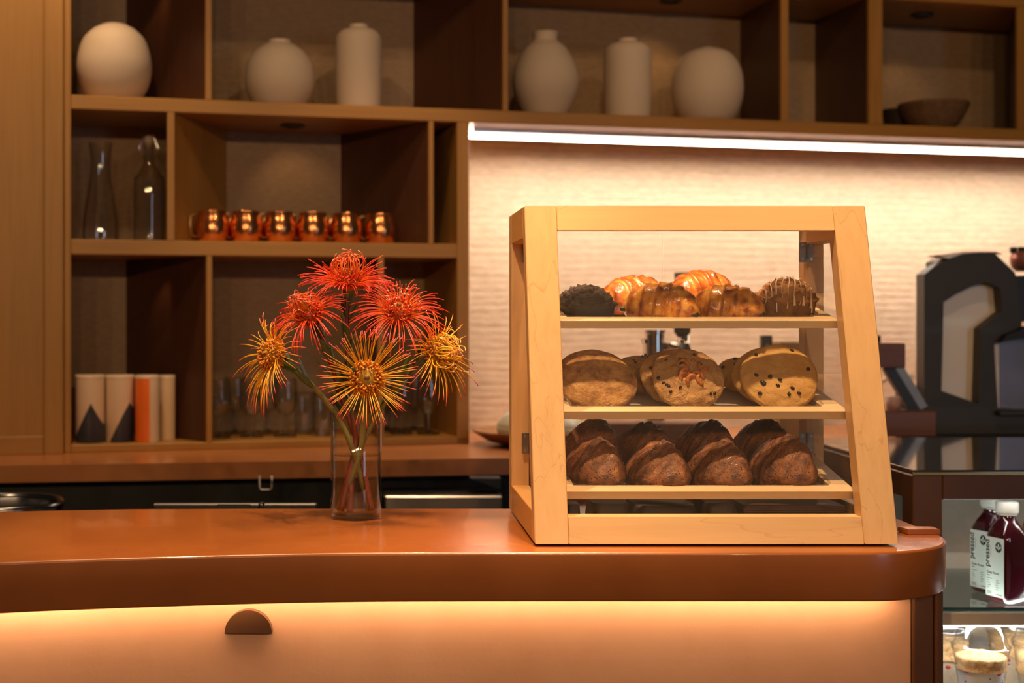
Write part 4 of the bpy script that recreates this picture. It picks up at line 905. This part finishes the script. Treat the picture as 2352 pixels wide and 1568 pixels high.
# parfait cups
M['yog'] = plain('white_yogurt', (.85, .83, .80), .4, c2=(.82, .80, .77)); M['oats'] = pastry_mat('oat_pudding', [(.3, (.74, .62, .44)), (.62, (.66, .52, .34)), (.8, (.36, .24, .12))], 90, .5, 160, .7, 0)
M['granola'] = pastry_mat('granola', [(.3, (.74, .50, .24)), (.55, (.60, .36, .14)), (.75, (.34, .17, .06))], 110, 1, 200, .8, 0, bd=.003)
M['berry'] = plain('blueberry', (.035, .03, .06), .4); M['straw_b'] = plain('strawberry', (.62, .05, .045), .35, coat=.4); M['lidp'] = thin_glass('clear_lid', (.97, .97, .97), 1.8)
def parfait(px, d, base, label, fill, seed, dome=True, h=.100):
    c = Vector((X_(px, d), d, zD+.0005)); t = thing('parfait_cup', c, label, 'cup', 'parfait cups in the lower chilled deck'); rt, rb = .049, .036
    rad = lambda z: rb+(rt-rb)*z/h
    obj('cup', MB().lathe([(rb, 0)]+[(rad(z), z) for z in (.03, .06, h)]+[(rt+.003, h), (rt+.003, h+.003), (rt-.001, h+.003)], 40, c, cap=False), M['lidp'], t, smooth=True, sharp=50)
    f1, f2 = fill
    obj('filling', MB().lathe([(rb-.002, .002), (rad(f1)-.0015, f1), (0, f1+.001)], 36, c), M[base], t, smooth=True, sharp=50)
    rnd = random.Random(seed); mb = MB()
    def gf(i, j):
        a = 2*math.pi*i; r_ = (rad(f2)-.0018)*(1 if j < .5 else max(.0, 1-(j-.5)*2)); z = f1+(f2-f1)*min(1, j*2)+(.010*(j-.5)*2 if j > .5 else 0)
        n = noise.noise(Vector((math.cos(a)*r_*90+seed, math.sin(a)*r_*90, z*90)))*.003
        return c+Vector((math.cos(a)*(r_+min(0, n)), math.sin(a)*(r_+min(0, n)), z+n))
    mb.grid(gf, 44, 14, cu=True); obj('granola', mb, M['granola'], t, smooth=True)
    for i in range(7):
        a = rnd.uniform(3.3, 6.1); z = f1+rnd.uniform(-.022, .004); r_ = rad(z)-.0048
        nm, mm, br = ('blueberry', 'berry', .0045) if i % 3 else ('strawberry_piece', 'straw_b', .007)
        obj(nm, MB().ball(c+Vector((math.cos(a)*(r_-br*.2), math.sin(a)*(r_-br*.2), z)), br, 2, (1, 1, .8)), M[mm], t, smooth=True)
    if dome:
        obj('dome_lid', MB().lathe(smooth_prof([(rt+.004, h+.0035), (rt+.004, h+.009), (rt-.001, h+.012), (rt-.006, h+.030), (rt-.018, h+.048), (.012, h+.055), (0, h+.055)], 4), 40, c, cap=False), M['lidp'], t, smooth=True)
parfait(2253, 2.585, 'yog', 'white yogurt parfait under a clear dome lid nearest the glass', (.066, .090), 1)
parfait(2168, 2.70, 'oats', 'oat parfait with strawberry half hidden by the counter post', (.060, .092), 2)
parfait(2330, 2.72, 'oats', 'oat parfait with dark berries behind the white parfait', (.062, .098), 3)
parfait(2392, 2.61, 'oats', 'oat parfait with berries cut off at the right edge', (.052, .086), 4)
# ================================================================== flowers
dV = 2.287; vc = Vector((X_(818, dV), dV, ZT)); vr = 58.5/F*dV; vh = .1765
va = thing('glass_vase', vc, 'straight clear glass vase half full of water with red and orange flowers', 'vase')
obj('wall', MB().lathe([(vr-.003, .0003), (vr-.0008, .001), (vr, .004), (vr, vh-.001), (vr-.0008, vh), (vr-.0018, vh-.001), (vr-.002, .010), (vr-.006, .007), (0, .0065)], 56, vc), M['vglass'], va, smooth=True, sharp=60)
m, nt, b, o_ = nodes('water'); nt.nodes.remove(b)
M['water'] = thin_glass('water', (.985, .98, .95), .8, 1.33)
wl = Z_(1044, dV)-ZT
obj('water', MB().lathe([(vr-.0065, .0075), (vr-.0024, .0105), (vr-.0024, wl+.001), (vr-.004, wl), (0, wl)], 48, vc), M['water'], va, smooth=True, sharp=50)
def style_mat(name, stops, rough=.4):
    m, nt, b, o = nodes(name); at = nt.nodes.new('ShaderNodeAttribute'); at.attribute_name = 'along'
    nt.links.new(ramp(nt, stops, at.outputs['Fac']), b.inputs['Base Color']); b.inputs['Roughness'].default_value = rough
    b.inputs['Subsurface Weight'].default_value = 0; return m
M['st_red'] = style_mat('red_styles', [(0, (.80, .22, .015)), (.35, (.80, .08, .012)), (.85, (.78, .03, .015)), (1, (.80, .10, .05))])
M['st_redloop'] = style_mat('red_loop_styles', [(0, (.85, .34, .03)), (.45, (.82, .16, .02)), (.9, (.80, .10, .03)), (1, (.85, .45, .30))])
M['st_org'] = style_mat('orange_styles', [(0, (.80, .42, .02)), (.75, (.82, .38, .02)), (.88, (.75, .18, .04)), (1, (.55, .02, .08))])
M['st_yel'] = style_mat('yellow_loop_styles', [(0, (.55, .50, .03)), (.4, (.78, .52, .03)), (.85, (.80, .30, .03)), (1, (.80, .50, .30))])
M['flo_org'] = plain('orange_florets', (.70, .26, .015), .5, c2=(.55, .16, .012), ns=120); M['flo_red'] = plain('red_florets', (.72, .06, .015), .5, c2=(.60, .03, .012), ns=120)
M['core_o'] = plain('orange_core', (.50, .27, .02), .6); M['core_r'] = plain('red_core', (.55, .17, .03), .6); M['cone'] = plain('flower_cone', (.26, .13, .03), .7)
M['leaf'] = plain('dark_leaf', (.085, .13, .04), .45, c2=(.035, .06, .02), ns=40); M['leaf2'] = plain('fresh_leaf', (.12, .20, .03), .42, c2=(.08, .14, .025), ns=40)
M['stem_g'] = plain('green_stem', (.20, .20, .045), .5, c2=(.13, .12, .03), ns=30); M['stem_r'] = plain('red_stem', (.19, .022, .014), .45, c2=(.11, .02, .010), ns=30)
def protea(label, C, axis, seed, pal, spread, loops, stem, leaves, R0=.021, L=.058, name='protea_flower', droop=.0):
    rnd = random.Random(seed); a = Vector(axis).normalized(); e1 = a.orthogonal().normalized(); e2 = a.cross(e1)
    st, lo, flo, core = pal; t = thing(name, C, label, 'flower', 'pincushion flowers in the glass vase')
    def D(th, ph): return a*math.cos(th)+(e1*math.cos(ph)+e2*math.sin(ph))*math.sin(th)
    Q = a.to_track_quat('Z', 'Y').to_matrix().to_4x4()
    mb = MB().ball(C-a*R0*.25, R0*.92, 3, (1, 1, .85), Q); obj('core', mb, M[core], t, smooth=True)
    obj('cone', MB().ball(C+a*R0*.52, R0*.20, 2, (1, 1, 1.3), Q), M['cone'], t, smooth=True)
    def styles(nm, n, th0, th1, l0, l1, bend, rr, mat, arc=.92):
        mb = MB(); vals = []
        for i in range(n):
            ph = i*2.39996+rnd.uniform(-.15, .15); th = R(rnd.uniform(th0, th1)); ln = rnd.uniform(l0, l1)
            p = C-a*R0*.25+D(th, ph)*R0*.80; pts = [p.copy()]; cur = th*arc; dph = rnd.uniform(-.12, .12); npt = 9
            bn = R(rnd.uniform(*bend)); jit = Vector((rnd.uniform(-1, 1), rnd.uniform(-1, 1), rnd.uniform(-1, 1)))*.0012
            for k in range(npt-1):
                f = (k+1)/(npt-1); q = cur+(th*(1-arc)+bn)*(f**1.1 if arc < .9 else f**1.5)
                p = p+D(q, ph+dph*f)*(ln/(npt-1))+Vector((0, 0, -droop*ln*.10*f))+jit*f; pts.append(p.copy())
            rad = [rr*(1.15-.35*k/(npt-1)) for k in range(npt)]; rad[-1] = rr*1.15; rad[-2] = rr*1.0
            rg = mb.tube(pts, rad, 5); vals += [k/(npt-1) for k in range(npt) for _ in range(5)]
        o = obj(nm, mb, M[mat], t, smooth=True)
        at = o.data.attributes.new('along', 'FLOAT', 'POINT')
        if len(vals) == len(o.data.vertices): at.data.foreach_set('value', vals)
        tag(o, kind='stuff')
    for k, (n, th0, th1, l0, l1, b0, b1) in enumerate(spread): styles('styles', n, th0, th1, l0*L, l1*L, (b0, b1), .00064, st, .55)
    for k, (n, th0, th1, l0, l1, b0, b1) in enumerate(loops): styles('looped_styles', n, th0, th1, l0*L, l1*L, (b0, b1), .00080, lo)
    mb = MB()
    for i in range(170):
        ph = i*2.39996; th = math.acos(1-(1-math.cos(R(112)))*(.10+.9*i/170)); d_ = D(th, ph); p = C-a*R0*.25+d_*R0*.9
        sd = d_.orthogonal().normalized(); sd.rotate(Matrix.Rotation(rnd.uniform(0, 6.28), 3, d_)); k = rnd.uniform(.8, 1.25)*R0/.021
        mb.tube([p, p+d_*.0035*k, p+d_*.0055*k+sd*.0014*k, p+d_*.0048*k+sd*.0034*k], [.0011*k, .0012*k, .0014*k, .0012*k], 5)
    o = obj('florets', mb, M[flo], t, smooth=True); tag(o, kind='stuff')
    # stem
    sp, sm, r0 = stem; base = C-a*R0*.9; ctrl = [base]+[Vector(p) for p in sp]; pts = []
    for i in range(len(ctrl)-1):
        p0, p1, p2, p3 = ctrl[max(i-1, 0)], ctrl[i], ctrl[i+1], ctrl[min(i+2, len(ctrl)-1)]
        for k in range(8):
            q = k/8; pts.append(.5*(2*p1+(p2-p0)*q+(2*p0-5*p1+4*p2-p3)*q*q+(3*p1-p0-3*p2+p3)*q**3))
    pts.append(ctrl[-1]); mb = MB(); mb.tube(pts, [r0*(.85+.75*i/len(pts)) for i in range(len(pts))], 10); sto = obj('stem', mb, M[sm], t, smooth=True)
    for i in range(leaves[0]):
        f = .07+i/max(1, leaves[0]-1)*(leaves[1]-.07); p = pts[min(len(pts)-2, int(f*(len(pts)-1)))]; nx = pts[min(len(pts)-1, int(f*(len(pts)-1))+1)]
        ax = (p-nx).normalized(); sd = ax.orthogonal().normalized(); sd.rotate(Matrix.Rotation(i*2.4+seed, 3, ax)); up = sd.cross(ax)
        Ln = rnd.uniform(.036, .054); wd = rnd.uniform(.0055, .0078); op = rnd.uniform(.25, .55)
        mb = MB(); rows = []
        for k in range(8):
            q = k/7; ctr = p+ax*Ln*q*(1-.12*op*q)+sd*(r0+Ln*op*(q**1.4)*.75); wv = wd*math.sin(math.pi*(q*.86+.10))**.8 if k < 7 else .0003
            rows.append([mb.bm.verts.new(ctr+up*wv*s_+sd*(-.28*wv*(1-abs(s_)))) for s_ in (-1, 0, 1)])
        for A, B in zip(rows, rows[1:]):
            for k in range(2): mb.face((A[k], A[k+1], B[k+1], B[k]))
        o = obj('leaf', mb, M['leaf2' if leaves[2] and i % 3 == 0 else 'leaf'], t, smooth=True)
        sm_ = o.modifiers.new('thickness', 'SOLIDIFY'); sm_.thickness = .0007
    return t
red = ('st_red', 'st_redloop', 'flo_red', 'core_r'); org = ('st_org', 'st_org', 'flo_org', 'core_o'); yel = ('st_org', 'st_yel', 'flo_org', 'core_o')
def vp(px, py, d=dV): return P(px, py, d)
def foot(ang, rad_=.030, z=.0135): return vc+Vector((rad_*math.cos(R(ang)), rad_*math.sin(R(ang)), z))
neck = lambda dx, dy, py=1010: vc+Vector((dx, dy, Z_(py, dV)-ZT))
protea('red pincushion flower at the top of the bouquet', vp(800, 640, 2.30), (.0, -.18, 1), 1, red,
       [(95, 92, 118, .95, 1.35, -2, 22), (40, 70, 95, .8, 1.15, -25, 5)], [(26, 28, 60, .75, 1.05, -190, -110), (20, 50, 78, .8, 1.0, -170, -90)],
       ([vp(797, 700, 2.30), vp(800, 830, 2.30), vp(812, 960, 2.29), neck(-.002, .004, 1030), foot(210)], 'stem_r', .0036), (18, .62, False), L=.052)
protea('red pincushion flower leaning left below the top one', vp(706, 716, 2.27), (-.42, -.55, .72), 2, red,
       [(90, 84, 112, .9, 1.35, 0, 30)], [(52, 26, 80, .8, 1.1, -175, -105)],
       ([vp(735, 760, 2.28), vp(765, 850, 2.29), vp(800, 960, 2.29), neck(.004, .010, 1030), foot(330)], 'stem_r', .0032), (12, .6, False), L=.050, droop=.5)
protea('red pincushion flower facing forward at upper right', vp(915, 712, 2.25), (.06, -.72, .70), 3, red,
       [(105, 82, 108, .95, 1.35, 0, 22)], [(46, 28, 72, .7, 1.0, -140, -60)],
       ([vp(895, 790, 2.28), vp(860, 880, 2.29), vp(835, 990, 2.29), neck(-.004, .012, 1060), foot(250, .028)], 'stem_r', .0032), (12, .6, False), L=.054, droop=.35)
protea('orange pincushion flower at far left seen from the side', vp(622, 815, 2.25), (-.80, -.52, .18), 4, org,
       [(80, 78, 112, .95, 1.4, -5, 18)], [], ([vp(660, 830, 2.26), vp(720, 888, 2.27), vp(775, 958, 2.28), neck(-.006, -.006, 1030), foot(20, .024)], 'stem_g', .0034), (14, .42, True), R0=.0225, L=.052, droop=.55)
protea('yellow orange pincushion flower facing the viewer in the centre', vp(842, 868, 2.19), (.03, -.98, .14), 5, org,
       [(105, 62, 104, 1.0, 1.28, -6, 10)], [], ([vp(842, 885, 2.235), vp(836, 950, 2.27), neck(.006, -.004, 1040), foot(195, .030)], 'stem_g', .0036), (6, .4, False), R0=.0245, L=.055)
protea('yellow pincushion flower with curled styles at far right', vp(1008, 806, 2.25), (.66, -.66, .25), 6, yel,
       [(58, 82, 112, .9, 1.35, -5, 20)], [(56, 30, 82, .75, 1.0, -170, -90)], ([vp(965, 825, 2.26), vp(900, 900, 2.28), vp(855, 975, 2.29), neck(.004, .0, 1040), foot(170, .026)], 'stem_g', .0032), (10, .5, True), L=.050, droop=.4)
